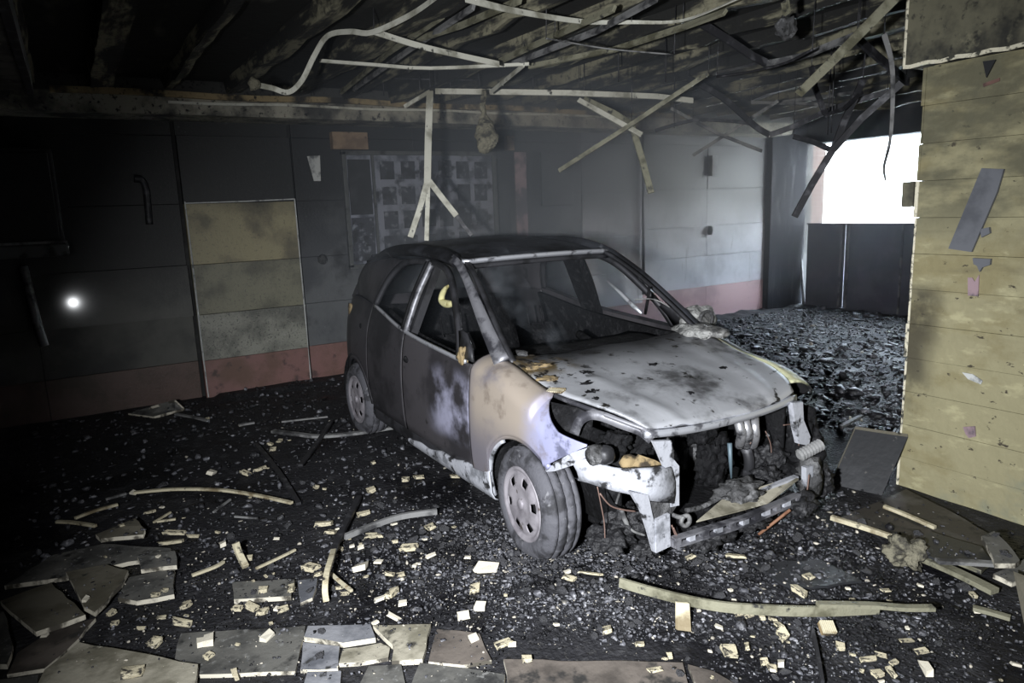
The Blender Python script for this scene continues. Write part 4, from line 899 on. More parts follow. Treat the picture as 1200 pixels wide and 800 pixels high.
lath('wood_lath', [(225, 674), (252, 664), (262, 658)], .016, .012, 'lath_wood', 'thin pale splinter left of the upright lath end')
lath('wood_lath', [(300, 666), (330, 652), (346, 644)], .012, .010, 'lath_wood', 'thin pale splinter right of the upright lath end')
lath('wood_lath', [(180, 612), (200, 600)], .010, .010, 'lath_wood', 'thin crossed splinter over the grey scrap')
lath('wood_lath', [(184, 611), (206, 608)], .012, .010, 'lath_wood', 'short white splinter under the crossed splinter')
lath('wood_lath', [(250, 600), (270, 585)], .012, .010, 'lath_grey', 'faint grey splinter under the long bowed lath')
lath('wood_lath', [(275, 605), (302, 607)], .010, .010, 'lath_grey', 'thin grey splinter lying flat on the dark floor')
lath('wood_lath', [(206, 485), (228, 489), (244, 493)], .03, .014, 'lath_grey', 'grey strip on the floor below the pale slab bay')
lath('wood_lath', [(280, 498), (298, 495)], .03, .014, 'lath_grey', 'short grey strip on the floor right of the pale slab bay')
lath('wood_lath', [(330, 494), (384, 488)], .018, .012, 'lath_grey', 'thin grey strip behind the bent trim on the floor')
# long bent trim in front of the car with a broken-off upright end
lath('bent_trim', [(726, 682), (760, 692), (800, 702), (842, 710), (890, 714), (960, 716), (1030, 713)], .012, .042, 'lath_olive', 'long bent pale trim curving across the rubble in front of the car', up=.07)
pA, pB = flg(800, 738, .02), flg(800, 704, .10)
o = fixn(mk('trim_stub', *plate_vf([flg(794, 738, .01), flg(810, 740, .01), flg(808, 707, .075), flg(794, 706, .075)], (.0, .012, .0)), 'lath_wood')); recenter(o); tag(o, 'short pale board stub standing under the long bent trim', 'board')
lath('wood_lath', [(958, 708), (1020, 709), (1060, 712), (1094, 712)], .030, .016, 'lath_olive', 'olive lath lying across the right end of the long bent trim', up=.10)
lath('wood_lath', [(974, 606), (1016, 619), (1060, 634)], .022, .022, 'lath_wood', 'pale edge batten along the scorched board by the wall', up=.05)
lath('wood_lath', [(1036, 593), (1064, 604), (1096, 618)], .022, .016, 'lath_wood', 'pale batten lying on the scorched board by the wall', up=.055)
lath('wood_lath', [(1080, 653), (1122, 671), (1166, 693)], .05, .022, 'lath_olive', 'thick olive plank sticking out below the scorched board', up=.04)
lath('wood_lath', [(1098, 657), (1140, 659), (1188, 662)], .035, .016, 'lath_grey', 'grey batten lying between the olive plank and the black sheet', up=.09)
lath('wood_lath', [(1140, 712), (1160, 717), (1184, 724)], .028, .016, 'lath_olive', 'short olive lath end in front of the olive plank')
lath('charred_rod', [(952, 738), (957, 760), (964, 800)], .012, .02, 'rod_dark', 'thin dark metal rod lying beside the ribbed wood block', up=.03)
lath('charred_rod', [(300, 520), (326, 552), (350, 590)], .03, .016, 'rod_dark', 'black charred batten on the floor left of the car')
lath('charred_rod', [(352, 545), (372, 518), (388, 494)], .03, .016, 'rod_dark', 'black charred batten crossing the bent grey trim', up=.06)
so, s1 = flg(889, 626, .015), CM @ carU(926, 597, .70)
o = tube('orange_stick', [so, s1], .008, 'orange_stick', None, 6); recenter(o); tag(o, 'orange-brown stick propped against the car front', 'stick')
lath('broken_lath', [(985, 500), (1010, 487)], .03, .02, 'lath_grey', 'grey lath in the rubble behind the leaning black board', up=.05)

# ================================================================== WOOD CHIPS AND CHARRED LUMPS
def chip_mesh(seed):
    rr = random.Random(seed); v = boxv(-.5, .5, -.5, .5, 0, 1)
    v = [Vector((p.x*(1+rr.uniform(-.3, .15)), p.y*(1+rr.uniform(-.35, .2)), p.z*(1+rr.uniform(-.3, .2)) if p.z else 0)) for p in v]
    me = bpy.data.meshes.new('wood_chip'); me.from_pydata([tuple(p) for p in v], [], CUBEF); me.update(); return me
from mathutils.bvhtree import BVHTree
Vb, Fb = [], []
for o in list(bpy.data.objects):
    if o.type == 'MESH' and o.parent is None and o.name.split('.')[0] in ('board_sheet', 'flat_board', 'board_shard'):
        k0 = len(Vb); Vb += [o.location+v.co for v in o.data.vertices]; Fb += [tuple(i+k0 for i in pl.vertices) for pl in o.data.polygons]
SHEETS = BVHTree.FromPolygons(Vb, Fb)
def sheet_top(x, y):
    h = SHEETS.ray_cast(Vector((x, y, 1.0)), Vector((0, 0, -1)))
    return h[0].z if h[0] is not None else None
def on_debris(px, py):
    """where the sight line of a pixel meets a fallen sheet or, failing that, the ash layer"""
    d = ray(px, py); h = SHEETS.ray_cast(EYE, d); p = flg(px, py)
    if h[0] is not None and (h[0]-EYE).length < (p-EYE).length+.02 and h[1].z*(-1 if h[1].dot(d) > 0 else 1) > .5: return h[0]
    t = sheet_top(p.x, p.y)
    return p if t is None else Vector((p.x, p.y, max(p.z, t)))
TAKEN = []      # footprints (x, y, radius) of chips and lumps already laid down
def free_spot(x, y, r, rng=random):
    for k in range(40):
        if all((x-a)**2+(y-b)**2 > (.9*(r+c))**2 for a, b, c in TAKEN): break
        an = rng.uniform(0, 6.283); x += math.cos(an)*.02; y += math.sin(an)*.02
    return x, y
CH = [chip_mesh(i) for i in range(8)]; CHW = [chip_mesh(i+20) for i in range(5)]
for m_ in CH: m_.materials.append(MATS['chip_wood'])
for m_ in CHW: m_.materials.append(MATS['chip_white'])
def zone(p):
    c = CI @ Vector((p.x, p.y, 0))
    if p.x > 4.4: return 'on the open floor behind the plaster wall'
    if c.x > .3 and p.x > 3.1: return 'between the car front and the plaster wall'
    if c.x > .62 and p.y < 1.62 and p.x > 1.55: return 'in front of the long bent trim'
    if c.x > .55: return 'in the heap under the car front'
    if c.x > -.5 and p.x > 1.2: return 'in the heap around the near front wheel'
    if p.x > 1.0: return 'beside the car doors'
    if p.y < 2.35: return 'on and around the fallen tiles'
    if p.y < 3.2: return 'around the whitish upright strip'
    return 'on the dark floor near the long bowed lath'
def place_chip(px, py, wpx, hpx, white=False, rz=None, up=0.0, tilt=.25):
    p = on_debris(px, py); d = (p-EYE).dot(FW); s = d/F_PX
    if tilt < .2:
        fx, fy = free_spot(p.x, p.y, wpx*s*.5)
        if (fx, fy) != (p.x, p.y):
            t = sheet_top(fx, fy); p = Vector((fx, fy, gz(fx, fy) if t is None else max(t, gz(fx, fy))))
    TAKEN.append((p.x, p.y, wpx*s*.5))
    flat = sheet_top(p.x, p.y) is not None
    if flat: tilt = .04
    me = random.choice(CHW if white else CH); o = bpy.data.objects.new('wood_chip', me); COL.objects.link(o)
    th = max(.006, min(.022, hpx*s*.5)); o.location = (p.x, p.y, p.z+up+(.001 if flat else .006))
    o.scale = (wpx*s*.92, max(hpx*s*1.15, .010), th)
    o.rotation_euler = (random.uniform(-tilt, tilt), random.uniform(-tilt, tilt), -YAW+(rz if rz is not None else random.uniform(-.8, .8)))
    zn = zone(p); sz = 'larger' if wpx*s > .05 else 'small'
    tag(o, f'{sz} white plaster chip {zn}' if white else f'{sz} pale wood chip {zn}', 'wood chip' if not white else 'plaster chip', f'{sz} white plaster chips {zn}' if white else f'{sz} pale wood chips {zn}')
    if white: o.name = 'plaster_chip'
    return o
W1 = [(305, 552, 13, 7), (438, 544, 6, 6), (380, 617, 22, 8), (388, 626, 14, 8), (427, 604, 16, 6), (436, 577, 10, 8), (475, 564, 10, 8), (491, 561, 14, 6), (533, 560, 14, 5), (435, 630, 16, 7), (444, 630, 9, 6), (463, 637, 9, 6), (480, 644, 22, 9), (505, 620, 12, 9), (397, 645, 12, 6), (365, 668, 18, 12), (373, 676, 12, 8), (456, 675, 14, 7), (470, 676, 12, 7), (309, 693, 11, 8), (341, 692, 9, 14), (295, 714, 18, 9), (308, 720, 12, 9), (332, 716, 14, 7), (279, 715, 12, 7), (398, 691, 11, 6), (404, 698, 13, 5), (459, 699, 11, 16), (557, 693, 13, 11), (618, 774, 12, 8), (590, 757, 22, 9), (712, 742, 12, 12), (692, 674, 30, 4), (667, 680, 16, 7), (155, 790, 28, 14), (182, 757, 16, 12), (213, 732, 26, 8), (218, 713, 12, 14), (190, 726, 12, 5), (166, 738, 12, 4), (132, 721, 8, 8), (135, 733, 10, 7), (176, 602, 12, 5), (205, 626, 26, 6), (226, 630, 16, 4), (200, 638, 32, 6), (290, 657, 14, 7), (288, 556, 12, 6), (809, 655, 14, 6), (862, 654, 26, 6), (937, 697, 8, 18), (948, 677, 12, 8), (893, 726, 8, 8), (905, 728, 10, 6), (912, 735, 10, 7), (918, 746, 13, 12), (866, 722, 12, 5), (878, 724, 14, 5), (750, 758, 12, 7), (768, 786, 20, 6), (785, 771, 7, 7), (905, 786, 12, 8), (896, 778, 10, 8), (1062, 753, 24, 5), (1018, 775, 22, 6), (1032, 770, 16, 6), (1048, 779, 12, 6), (1029, 793, 13, 9), (1045, 791, 7, 12), (985, 761, 10, 9), (1038, 694, 12, 5), (1140, 700, 6, 8), (1080, 766, 18, 8), (855, 768, 20, 14), (876, 762, 7, 12), (182, 698, 12, 6), (194, 700, 10, 5), (245, 770, 8, 9), (277, 794, 7, 14), (320, 528, 8, 5), (328, 518, 7, 5), (317, 522, 6, 5), (242, 492, 10, 4)]
for a in W1: place_chip(*a, rz=random.uniform(-.5, .5))
W2 = [(248, 556, 9, 8), (570, 668, 34, 12), (563, 713, 14, 10), (543, 724, 15, 10), (555, 749, 11, 10), (424, 668, 18, 12), (423, 643, 8, 5), (444, 660, 12, 5), (445, 704, 13, 6), (462, 725, 20, 5), (472, 709, 10, 7), (313, 748, 12, 14), (245, 753, 13, 14), (325, 716, 9, 6), (235, 755, 8, 12), (103, 718, 6, 8), (53, 745, 7, 6), (665, 672, 8, 5), (157, 579, 10, 5), (600, 757, 10, 6), (652, 734, 6, 5), (905, 787, 8, 8), (1085, 787, 10, 16), (1145, 719, 7, 6), (1078, 688, 6, 5), (262, 640, 8, 8), (505, 653, 14, 5), (548, 655, 8, 5), (1190, 781, 10, 6), (916, 781, 8, 10), (842, 737, 10, 6)]
for a in W2: place_chip(*a, white=True, rz=random.uniform(-.5, .5))
def sample_px(n, blobs, rng):
    out = []
    wts = np.array([b[4] for b in blobs], float); wts /= wts.sum()
    while len(out) < n:
        b = blobs[rng.choice(len(blobs), p=wts)]
        x, y = rng.normal(b[0], b[2]), rng.normal(b[1], b[3])
        if y < 474 or y > 815 or x < -30 or x > 1230: continue
        p = fl(x, y, 0)
        if p.y > 7.25: continue
        if p.x > XP-.02 and p.y < 2.3: continue
        out.append((x, y, p))
    return out
for x, y, p in sample_px(50, [(430, 640, 70, 45, 3), (250, 640, 60, 50, 2), (320, 730, 90, 35, 2), (900, 755, 70, 35, 2.5), (1060, 740, 60, 40, 1), (340, 570, 60, 40, 1), (600, 700, 80, 40, 1)], RNG):
    place_chip(x, y, random.uniform(4, 8), random.uniform(2, 5), white=random.random() < .25, tilt=.19)
LM = [rock_mesh('charred_lump', 100+i, 2 if i < 4 else 1, .38) for i in range(10)]
for m_ in LM: m_.materials.append(MATS['lump'])
for x, y, p in sample_px(210, [(640, 670, 90, 40, 5), (560, 640, 60, 40, 2), (880, 670, 80, 40, 3), (1080, 690, 70, 40, 1.5), (450, 640, 60, 40, 2), (900, 760, 90, 40, 2), (320, 660, 100, 60, 1.5), (970, 430, 50, 60, 1)], RNG):
    c = CI @ Vector((p.x, p.y, 0))
    if -3 < c.x < .35 and abs(c.y) < .8: continue
    o = bpy.data.objects.new('charred_lump', random.choice(LM)); COL.objects.link(o)
    d = (p-EYE).dot(FW); r = random.uniform(4.5, 10)*.5*d/F_PX*random.choice((1, 1, 1.4))
    fx, fy = free_spot(p.x, p.y, r*1.2); TAKEN.append((fx, fy, r*1.1)); t = sheet_top(fx, fy)
    o.location = (fx, fy, (gz(fx, fy)+r*.35) if t is None else t+r*.5); o.scale = (r*random.uniform(.8, 1.4), r*random.uniform(.8, 1.3), r*random.uniform(.6, 1)); o.rotation_euler = (random.uniform(-.5, .5), random.uniform(-.5, .5), random.uniform(0, 6.3))
    zn = zone(p); sz = 'large' if r > .030 else 'small'
    tag(o, f'{sz} charred black lump {zn}', 'rubble lump', f'{sz} charred lumps {zn}')

# ---- uncountable fine rubble
ICO_V = []; ph = (1+5**.5)/2
for a, b in ((-1, ph), (1, ph), (-1, -ph), (1, -ph)): ICO_V.append((a, b, 0))
for a, b in ((-1, ph), (1, ph), (-1, -ph), (1, -ph)): ICO_V.append((0, a, b))
for a, b in ((ph, -1), (ph, 1), (-ph, -1), (-ph, 1)): ICO_V.append((a, 0, b))
ICO_V = np.array(ICO_V)/math.sqrt(1+ph*ph)
ICO_F = np.array([(0, 11, 5), (0, 5, 1), (0, 1, 7), (0, 7, 10), (0, 10, 11), (1, 5, 9), (5, 11, 4), (11, 10, 2), (10, 7, 6), (7, 1, 8), (3, 9, 4), (3, 4, 2), (3, 2, 6), (3, 6, 8), (3, 8, 9), (4, 9, 5), (2, 4, 11), (6, 2, 10), (8, 6, 7), (9, 8, 1)])
def rubble(name, pts, m, label, cat):
    n = len(pts); C = np.array([p for p, r in pts]); R_ = np.array([r for p, r in pts])
    V_ = ICO_V[None]*(1+RNG.uniform(-.55, .45, (n, 12, 1)))
    sc = RNG.uniform(.4, 1.7, (n, 1, 3)); sc[:, :, 2] *= np.where(RNG.random((n, 1)) < .4, .3, .75)
    V_ = V_*sc
    th = RNG.uniform(0, 6.28, n); c_, s_ = np.cos(th)[:, None], np.sin(th)[:, None]
    x, y = V_[:, :, 0]*c_-V_[:, :, 1]*s_, V_[:, :, 0]*s_+V_[:, :, 1]*c_
    V_ = np.stack([x, y, V_[:, :, 2]], -1)*R_[:, None, None]+C[:, None, :]
    F_ = (ICO_F[None]+12*np.arange(n)[:, None, None]).reshape(-1)
    me = bpy.data.meshes.new(name); me.vertices.add(n*12); me.vertices.foreach_set('co', V_.reshape(-1).astype(np.float32))
    nf = n*20; me.loops.add(nf*3); me.loops.foreach_set('vertex_index', F_.astype(np.int32)); me.polygons.add(nf)
    me.polygons.foreach_set('loop_start', (np.arange(nf)*3).astype(np.int32)); me.polygons.foreach_set('loop_total', np.full(nf, 3, np.int32)); me.update(calc_edges=True); me.validate()
    o = link(name, me, m); o['kind'] = 'stuff'; o['label'] = label; o['category'] = cat; return o
blobs = [(650, 668, 80, 34, 6.5), (600, 640, 50, 25, 2.5), (850, 655, 110, 40, 4.5), (1000, 690, 90, 45, 2.5), (480, 650, 60, 40, 2), (690, 738, 70, 18, 2), (900, 760, 100, 35, 2.5), (330, 690, 90, 40, 1.0), (240, 630, 60, 40, .6), (440, 560, 80, 40, .7), (1100, 740, 80, 40, 1.5), (300, 500, 90, 20, .3), (560, 720, 120, 30, .8)]
pts, pale = [], []
for x, y, p in sample_px(21000, blobs, RNG):
    d = (p-EYE).dot(FW); r = min(2.8, .5+RNG.exponential(.7))*d/F_PX*1.1
    if 585 < x < 830 and y > 768 and RNG.random() < .9: continue
    (pale if RNG.random() < .065 else pts).append(((p.x, p.y, gz(p.x, p.y)+r*.25), r if RNG.random() > .05 else r*1.7))
for _ in range(9000):
    x, y = RNG.uniform(4.6, 9.7), RNG.uniform(2.4, 7.0)
    (pale if RNG.random() < .025 else pts).append(((x, y, gz(x, y)+.003), RNG.uniform(.006, .020)+.03*(RNG.random() < .05)))
for _ in range(1500):
    x, y = RNG.uniform(60, 600), RNG.uniform(650, 800)
    p = flg(x, y); r = RNG.uniform(.6, 1.8)*(p-EYE).dot(FW)/F_PX
    (pale if RNG.random() < .3 else pts).append(((p.x, p.y, p.z+.014), r))
for _ in range(1500):
    x, y = RNG.uniform(-.5, 4.3), RNG.uniform(4.0, 7.3)
    c = CI @ Vector((x, y, 0))
    if -3.1 < c.x < .3 and abs(c.y) < .75: continue
    pts.append(((x, y, gz(x, y)+.004), RNG.uniform(.006, .022)))
TK = np.array(TAKEN)
def settle(items):
    """fine rubble lies on top of fallen sheets or is left out beneath them, and never inside chips and lumps"""
    A = np.array([q for q, r in items]); keep = np.ones(len(A), bool)
    for i0 in range(0, len(A), 4000):
        d2 = (A[i0:i0+4000, None, 0]-TK[None, :, 0])**2+(A[i0:i0+4000, None, 1]-TK[None, :, 1])**2
        keep[i0:i0+4000] = ~(d2 < (TK[None, :, 2]*.85)**2).any(1)
    out = []
    for (q, r), kp in zip(items, keep):
        if not kp: continue
        t = sheet_top(q[0], q[1])
        if t is not None:
            if RNG.random() < .35: out.append(((q[0], q[1], t+r*.35), r))
            continue
        if any(sheet_top(q[0]+dx*r*1.4, q[1]+dy*r*1.4) is not None for dx, dy in ((1, 0), (-1, 0), (0, 1), (0, -1))): continue
        out.append((q, r))
    return out
pts, pale = settle(pts), settle(pale)
rubble('charred_rubble', pts, 'rubble', 'fine charred rubble and ash covering the garage floor', 'rubble')
rubble('pale_grit', [(p, r*.8) for p, r in pale], 'rubble_pale', 'pale grit and plaster crumbs scattered through the rubble', 'grit')
# ribbed wood block on the rubble, small ribbed scrap on the wing
def ribbed(name, c, sx, sy, sz, rot, label, n=7, m='chip_wood'):
    e = empty(name, c, rot[2]); e.rotation_euler = rot; box('base', (-sx/2, sx/2, -sy/2, sy/2, 0, sz*.6), 'burnt_tan', e)
    for i in range(n):
        x = -sx/2+sx*(i+.1)/n; box('rib', (x, x+sx/n*.7, -sy/2, sy/2, sz*.6, sz), m, e)
    tag(e, label, 'wood block'); return e
p = flg(968, 738, .01); ribbed('ribbed_block', p, .055, .05, .03, (.5, .1, -.5), 'small ribbed tan wood block standing in the rubble')
q_ = CM @ Vector((0.10, -.655, .862)); ribbed('ribbed_scrap', q_, .085, .05, .010, (.15, -.05, -YAW-.55), 'small ribbed tan scrap lying on the car wing', 8)

# ================================================================== DANGLING CEILING FRAMEWORK
def hang(name, pts, w, h, m, label, cat='ceiling rail', k=0, ref=None, sm=False):
    P_ = [dep(*p) for p in pts]; o = bar(name, P_, w, h, m, None, ref or tuple(-FW), sm, k); recenter(o); tag(o, label, cat, 'dangling ceiling framework')
    top = max(P_, key=lambda q: q.z)
    if top.z < ZC-.08 and name != 'hanger_prong':
        a = top-o.location; tube('tie_wire', [a, Vector((a.x+.01, a.y, ZC+.01-o.location.z))], .003, 'rod_dark', o, 5)
    return o
def wireh(name, pts, r, m, label, cat='wire', k=4):
    P_ = [dep(*p) for p in pts]; o = tube(name, smooth_pts(P_, k) if k else P_, r, m, None, 6); recenter(o); tag(o, label, cat, 'dangling ceiling framework')
    for q in (P_[0], P_[-1]):
        a = q-o.location; tube("tie_wire", [a, Vector((a.x+.01, a.y, ZC-.001-o.location.z))], .003, 'rod_dark', o, 5)
    return o
hang('hanging_strip', [(294, 98, 4.6), (318, 103, 4.6), (338, 108, 4.6), (354, 94, 4.55), (368, 66, 4.5), (384, 42, 4.4), (410, 37, 4.3), (436, 38, 4.2), (480, 18, 4.0), (512, -4, 3.75)], .034, .004, 'rail_white', 'white curled strip snaking down from the ceiling above the dark wall', k=5)
o = lump_obj('strip_clump', dep(298, 98, 4.58), (.04, .03, .04), 'ash_clump', seed=71, sub=2, amp=.5); recenter(o); tag(o, 'pale torn lump at the end of the white curled strip', 'lump')
hang('hanging_strip', [(438, 37, 4.2), (500, 56, 4.4), (585, 75, 4.7)], .036, .006, 'rail_white', 'flat white strip running down from the bend of the curled strip', k=4)
hang('hanging_strip', [(545, -2, 3.6), (600, 12, 3.8), (680, 25, 4.1), (740, 26, 4.2), (800, 24, 4.1), (866, -2, 3.6)], [.040-.0012*i for i in range(26)], .005, 'rail_white', 'long white strip sagging from the ceiling and thinning towards the plaster wall', k=5)
hang('hanging_rail', [(374, 71, 4.9), (440, 76, 5.0), (505, 80, 5.1), (620, 75, 5.0)], .022, .012, 'rail_white', 'straight pale rail under the flat white strip', k=3)
hang('hanging_rail', [(575, 108, 5.6), (614, 76, 5.0)], .030, .012, 'rail_white', 'short pale rail sloping up from the long level rail')
hang('hanging_rail', [(510, 107, 5.9), (600, 108, 5.9), (670, 109, 5.9), (770, 113, 6.1), (812, 118, 6.2)], .045, .015, 'rail_white', 'long level pale rail hanging in front of the back beam')
hang('hanging_rail', [(474, 125, 6.0), (504, 107, 5.9)], .03, .015, 'rail_white', 'short pale rail meeting the top of the vertical hanger')
hang('vertical_hanger', [(504, 107, 5.8), (502, 160, 5.75), (501, 214, 5.7)], .055, .02, 'rail_white', 'white vertical hanger rod above the car roof')
hang('hanger_prong', [(501, 212, 5.7), (492, 245, 5.68), (481, 278, 5.66)], .045, .02, 'rail_white', 'white prong splaying to the notice board side of the vertical hanger')
hang('hanger_prong', [(502, 212, 5.71), (501, 245, 5.7), (500, 282, 5.68)], .035, .02, 'rail_white', 'white middle prong hanging straight below the vertical hanger')
hang('hanger_prong', [(503, 212, 5.7), (520, 234, 5.68), (535, 253, 5.66)], .045, .02, 'rail_white', 'white short prong splaying towards the tall black panel')
hang('hanger_prong', [(535, 253, 5.66), (543, 264, 5.66), (553, 276, 5.66)], .03, .02, 'rod_dark', 'charred tip below the short white prong')
hang('hanging_rail', [(655, 200, 6.0), (730, 152, 5.7), (790, 112, 5.5), (830, 86, 5.4)], .035, .015, 'lath_olive', 'olive rail slanting across the dangling cross')
hang('hanging_rail', [(678, 117, 6.0), (752, 158, 5.75)], .04, .015, 'rail_white', 'pale rail crossing the slanting olive rail')
hang('hanging_rail', [(684, 116, 6.05), (720, 133, 5.9), (740, 146, 5.85)], .05, .015, 'lath_olive', 'short olive rail beside the pale crossing rail')
hang('hanging_rail', [(740, 146, 5.8), (752, 185, 5.75), (763, 226, 5.7)], .05, .015, 'lath_olive', 'olive rail hanging down from the dangling cross')
hang('hanging_rail', [(786, 127, 6.8), (840, 156, 6.8), (893, 177, 6.8)], .03, .012, 'lath_grey', 'thin grey rail of the far dangling cross near the column')
hang('hanging_rail', [(812, 182, 6.9), (850, 158, 6.85), (912, 118, 6.7)], .03, .012, 'lath_grey', 'second thin grey rail of the far dangling cross')
hang('hanging_rail', [(768, 153, 6.6), (812, 141, 6.6), (858, 142, 6.6), (884, 146, 6.6)], .03, .015, 'rod_dark', 'dark thin rail behind the far dangling cross', k=3)
hang('hanging_rail', [(806, 92, 6.2), (846, 114, 6.3), (884, 147, 6.4), (902, 158, 6.4)], .05, .02, 'rod_dark', 'dark bent rail ending beside the column', k=4)
hang('hanging_rail', [(816, 24, 4.6), (852, 46, 4.7), (882, 66, 4.75), (898, 74, 4.8)], .05, .02, 'rod_dark', 'black angled rail dropping from the white strip towards the column')
hang('hanging_rail', [(898, 75, 4.8), (940, 66, 4.7), (975, 52, 4.5), (1006, 40, 4.3)], .04, .02, 'lath_grey', 'grey bent rail rising to the right of the black angled rail', k=3)
hang('hanging_strip', [(936, 110, 4.2), (985, 62, 3.8), (1048, -2, 3.4)], .050, .012, 'lath_olive', 'broad olive strip hanging down beside the plaster wall')
hang('hanging_rail', [(931, 254, 5.6), (952, 215, 5.5), (975, 177, 5.4), (1010, 138, 5.2), (1062, 92, 5.0)], .05, .02, 'rod_dark', 'long dark rail slanting across the bright opening')
hang('hanging_rail', [(978, 172, 5.42), (1012, 136, 5.22), (1060, 93, 5.02)], .014, .022, 'lath_grey', 'pale edge strip along the long slanting dark rail')
hang('hanging_rail', [(977, 174, 5.6), (990, 140, 5.5), (1003, 112, 5.4), (1012, 92, 5.3)], .05, .02, 'rod_dark', 'black rail rising behind the long slanting rail')
hang('hanging_rail', [(902, 158, 6.2), (930, 148, 6.1), (965, 132, 5.9), (1005, 118, 5.7), (1040, 108, 5.6)], .045, .02, 'rod_dark', 'black rail reaching from the column towards the plaster wall', k=3)
hang('hanging_rail', [(930, 160, 6.2), (952, 166, 6.1), (972, 175, 6.0)], .04, .02, 'rod_dark', 'short black rail meeting the slanting rail in the bright opening', k=3)
hang('hanging_strip', [(1036, 40, 3.9), (1045, 75, 3.95), (1046, 120, 4.0), (1043, 165, 4.0), (1036, 195, 4.0), (1038, 212, 4.0)], [.030-.0008*i for i in range(26)], .006, 'lath_grey', 'thin curled grey strip dangling in front of the bright opening', k=5)
hang('hanging_rail', [(1004, 45, 4.1), (1030, 68, 4.3), (1064, 96, 4.6)], .05, .02, 'rod_dark', 'black rail ending at the edge of the plaster wall')
hang('hanging_rail', [(951, 78, 5.0), (955, 102, 5.1), (967, 134, 5.2)], .035, .02, 'rod_dark', 'short black rail hanging under the broad olive strip')
hang('hanging_rail', [(968, 135, 5.2), (988, 128, 5.3), (1010, 108, 5.4)], .03, .02, 'rod_dark', 'short black rail linking two rails above the bright opening')
hang('hanging_rail', [(880, 120, 7.2), (930, 121, 7.2), (985, 124, 7.0)], .03, .012, 'lath_grey', 'faint grey rail hanging past the column')
hang('hanging_rail', [(905, 121, 7.3), (960, 114, 7.2), (1004, 108, 7.0)], .03, .012, 'lath_grey', 'second faint grey rail beyond the column')
hang('hanging_rail', [(920, 2, 3.55), (922, 16, 3.6)], .035, .02, 'lath_olive', 'short olive stub hanging from the ceiling by the column head')
o = lump_obj('hanging_clump', dep(922, 32, 3.9), (.05, .05, .06), 'char_grey', seed=74, sub=3, amp=.6); recenter(o); tag(o, 'charred clump hanging near the column head', 'clump')
def make_part(child, root, name):
    child.parent = root; child.location = child.location-root.location; child.name = name
    for k in ('category', 'group', 'label'):
        if k in child: del child[k]
    for g in list(child.children): bpy.data.objects.remove(g)
hr = next(o for o in bpy.data.objects if o.get('label', '').startswith('white vertical hanger rod'))
hr['label'] = 'white vertical hanger rod splaying into three prongs above the car roof'
for o in [o for o in bpy.data.objects if o.name.startswith('hanger_prong')]: make_part(o, hr, 'prong')
sr = next(o for o in bpy.data.objects if o.get('label', '').startswith('long dark rail slanting'))
make_part(next(o for o in bpy.data.objects if o.get('label', '').startswith('pale edge strip along')), sr, 'edge_strip')
# lumpy insulation hanging above the car
V, F = tube_vf(smooth_pts([dep(566, 105, 5.6), dep(566, 122, 5.6), dep(567, 135, 5.6), dep(569, 150, 5.6), dep(570, 165, 5.6), dep(571, 177, 5.6)], 4), [.022, .022, .024, .022, .026, .028, .03, .028, .034, .04, .045, .06, .07, .075, .082, .085, .08, .082, .07, .05, .02], 14)
V = [v+Vector((mnoise.noise(v*14), mnoise.noise(v*14+Vector((5, 0, 0))), mnoise.noise(v*14+Vector((0, 5, 0)))))*.03 for v in V]
o = mk('hanging_insulation', V, F, 'ash_clump', None, True); recenter(o); tag(o, 'lumpy strand of insulation hanging from the ceiling above the car', 'insulation')
# ceiling runners along the ribs (light steel channels)
run = [([(400, 108, 6.0), (455, 62, 4.9), (520, 18, 4.1)], 'lath_olive', 'olive ceiling channel running up from the beam behind the white strips'), ([(415, 104, 6.0), (480, 58, 4.9), (555, 8, 4.0)], 'lath_grey', 'grey ceiling channel beside the olive channel'), ([(585, 72, 5.0), (650, 42, 4.4), (720, 10, 3.8)], 'lath_olive', 'olive ceiling channel above the long level rail'), ([(600, 75, 5.1), (700, 36, 4.3), (770, -2, 3.7)], 'lath_grey', 'pale thin ceiling channel next to the sagging white strip'), ([(620, 78, 5.2), (720, 58, 4.8), (800, 32, 4.3), (850, 14, 3.9)], 'lath_olive', 'olive ceiling channel ending at the black angled rail'), ([(470, 52, 4.8), (540, 30, 4.3), (610, 0, 3.8)], 'lath_olive', 'olive ceiling channel behind the flat white strip')]
for pts_, m_, lb in run: hang('ceiling_channel', pts_, .035, .02, m_, lb)
for k_, (x, y0, y1, D) in enumerate(((168, 66, 108, 6.4), (228, 72, 112, 6.4), (270, 78, 112, 6.4), (320, 80, 112, 6.4), (365, 80, 112, 6.4), (450, 84, 112, 6.2), (492, 84, 106, 6.2), (528, 84, 106, 6.2), (562, 84, 106, 6.2), (625, 84, 108, 6.2), (725, 66, 96, 5.4), (780, 44, 96, 5.2), (790, 96, 150, 6.6), (970, 90, 158, 5.4), (974, 90, 156, 5.4))):
    a, b = dep(x, y0, D), dep(x, y1, D); a.z = ZC+.01; o = tube('hanger_wire', [Vector((b.x, b.y, a.z)), b], .005, 'rod_dark', None, 5); recenter(o); zn = 'in front of the back beam' if k_ < 10 else 'above the car bonnet' if k_ < 12 else 'beside the column head' if k_ < 13 else 'in front of the bright opening'
    tag(o, f'thin dark hanger wire dropping from the ceiling {zn}', 'wire', f'hanger wires {zn}')
bar_ = [(200, 76, 6.4), (280, 80, 6.4), (372, 86, 6.4), (470, 92, 6.3), (560, 94, 6.2)]
wireh('hanging_wire', bar_, .006, 'rod_dark', 'long dark wire strung between the hanger wires')
wireh('hanging_wire', [(840, 90, 5.0), (880, 84, 4.8), (920, 74, 4.5), (952, 58, 4.2)], .008, 'rod_dark', 'dark sagging wire in front of the column head')
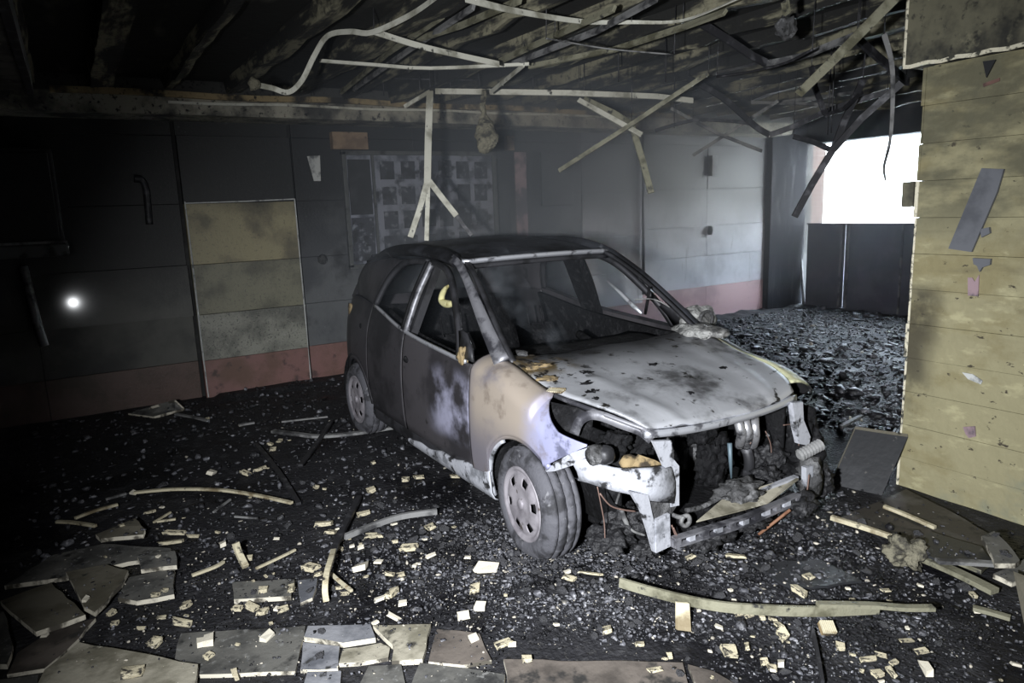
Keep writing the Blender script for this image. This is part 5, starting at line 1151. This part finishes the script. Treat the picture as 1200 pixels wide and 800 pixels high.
wireh('hanging_wire', [(640, 45, 4.0), (680, 52, 4.2), (720, 58, 4.3), (790, 64, 4.4)], .005, 'lath_grey', 'thin grey wire under the sagging white strip')

# ================================================================== HAZE
o = box('smoke_haze', (.6, 9.9, 3.0, 7.28, .35, 2.88), None)
m = bpy.data.materials.new('smoke_haze'); m.use_nodes = True; T = NT(m); m.node_tree.nodes.clear()
ge = T.n('ShaderNodeNewGeometry'); se = T.n('ShaderNodeSeparateXYZ'); T.l(ge.outputs['Position'], se.inputs[0])
def ramp(sock, a, b):
    r = T.n('ShaderNodeMapRange', interpolation_type='SMOOTHSTEP'); r.inputs['From Min'].default_value = a; r.inputs['From Max'].default_value = b; T.l(sock, r.inputs['Value']); return r.outputs[0]
no = T.n('ShaderNodeTexNoise'); no.inputs['Scale'].default_value = .8; no.inputs['Detail'].default_value = 2; T.l(ge.outputs['Position'], no.inputs['Vector'])
f = math_node(T, 'MULTIPLY', ramp(se.outputs['Y'], 3.0, 5.2), ramp(se.outputs['X'], .6, 4.2))
f = math_node(T, 'MULTIPLY', f, ramp(se.outputs['Z'], .35, 1.7)); f = math_node(T, 'MULTIPLY', f, ramp(no.outputs['Fac'], .15, .75)); f = math_node(T, 'MULTIPLY', f, math_node(T, 'SUBTRACT', 1.15, math_node(T, 'MULTIPLY', .95, ramp(se.outputs['X'], 7.0, 9.3)))); f = math_node(T, 'MULTIPLY', f, HAZE)
out = T.n('ShaderNodeOutputMaterial'); v = T.n('ShaderNodeVolumeScatter'); v.inputs['Color'].default_value = (.78, .87, 1.0, 1); v.inputs['Anisotropy'].default_value = .1
T.l(f, v.inputs['Density']); T.l(v.outputs[0], out.inputs['Volume']); o.data.materials.append(m)
tag(o, 'thin bluish smoke haze hanging behind and above the car', 'haze', None, 'stuff')

# a wisp of smoke rising behind the windscreen opening
pts_ = smooth_pts([P(-.62, .10, .90), P(-.72, .16, 1.02), P(-.86, .24, 1.14), P(-1.02, .30, 1.28), P(-1.12, .34, 1.38)], 5)
V, F = tube_vf(pts_, [.06+.006*i for i in range(len(pts_))], 12)
o = mk('smoke_wisp', [CM @ v for v in V], F, None, None, True)
m = bpy.data.materials.new('smoke_wisp'); m.use_nodes = True; T = NT(m); m.node_tree.nodes.clear()
ge = T.n('ShaderNodeNewGeometry'); no = T.n('ShaderNodeTexNoise'); no.inputs['Scale'].default_value = 7; no.inputs['Detail'].default_value = 2; T.l(ge.outputs['Position'], no.inputs['Vector'])
v = T.n('ShaderNodeVolumeScatter'); v.inputs['Color'].default_value = (.80, .88, 1.0, 1); out = T.n('ShaderNodeOutputMaterial')
T.l(math_node(T, 'MULTIPLY', ramp(no.outputs['Fac'], .42, .75), 1.1), v.inputs['Density']); T.l(v.outputs[0], out.inputs['Volume']); o.data.materials.append(m)
tag(o, 'faint wisp of smoke rising inside the burnt car', 'smoke', None, 'stuff')
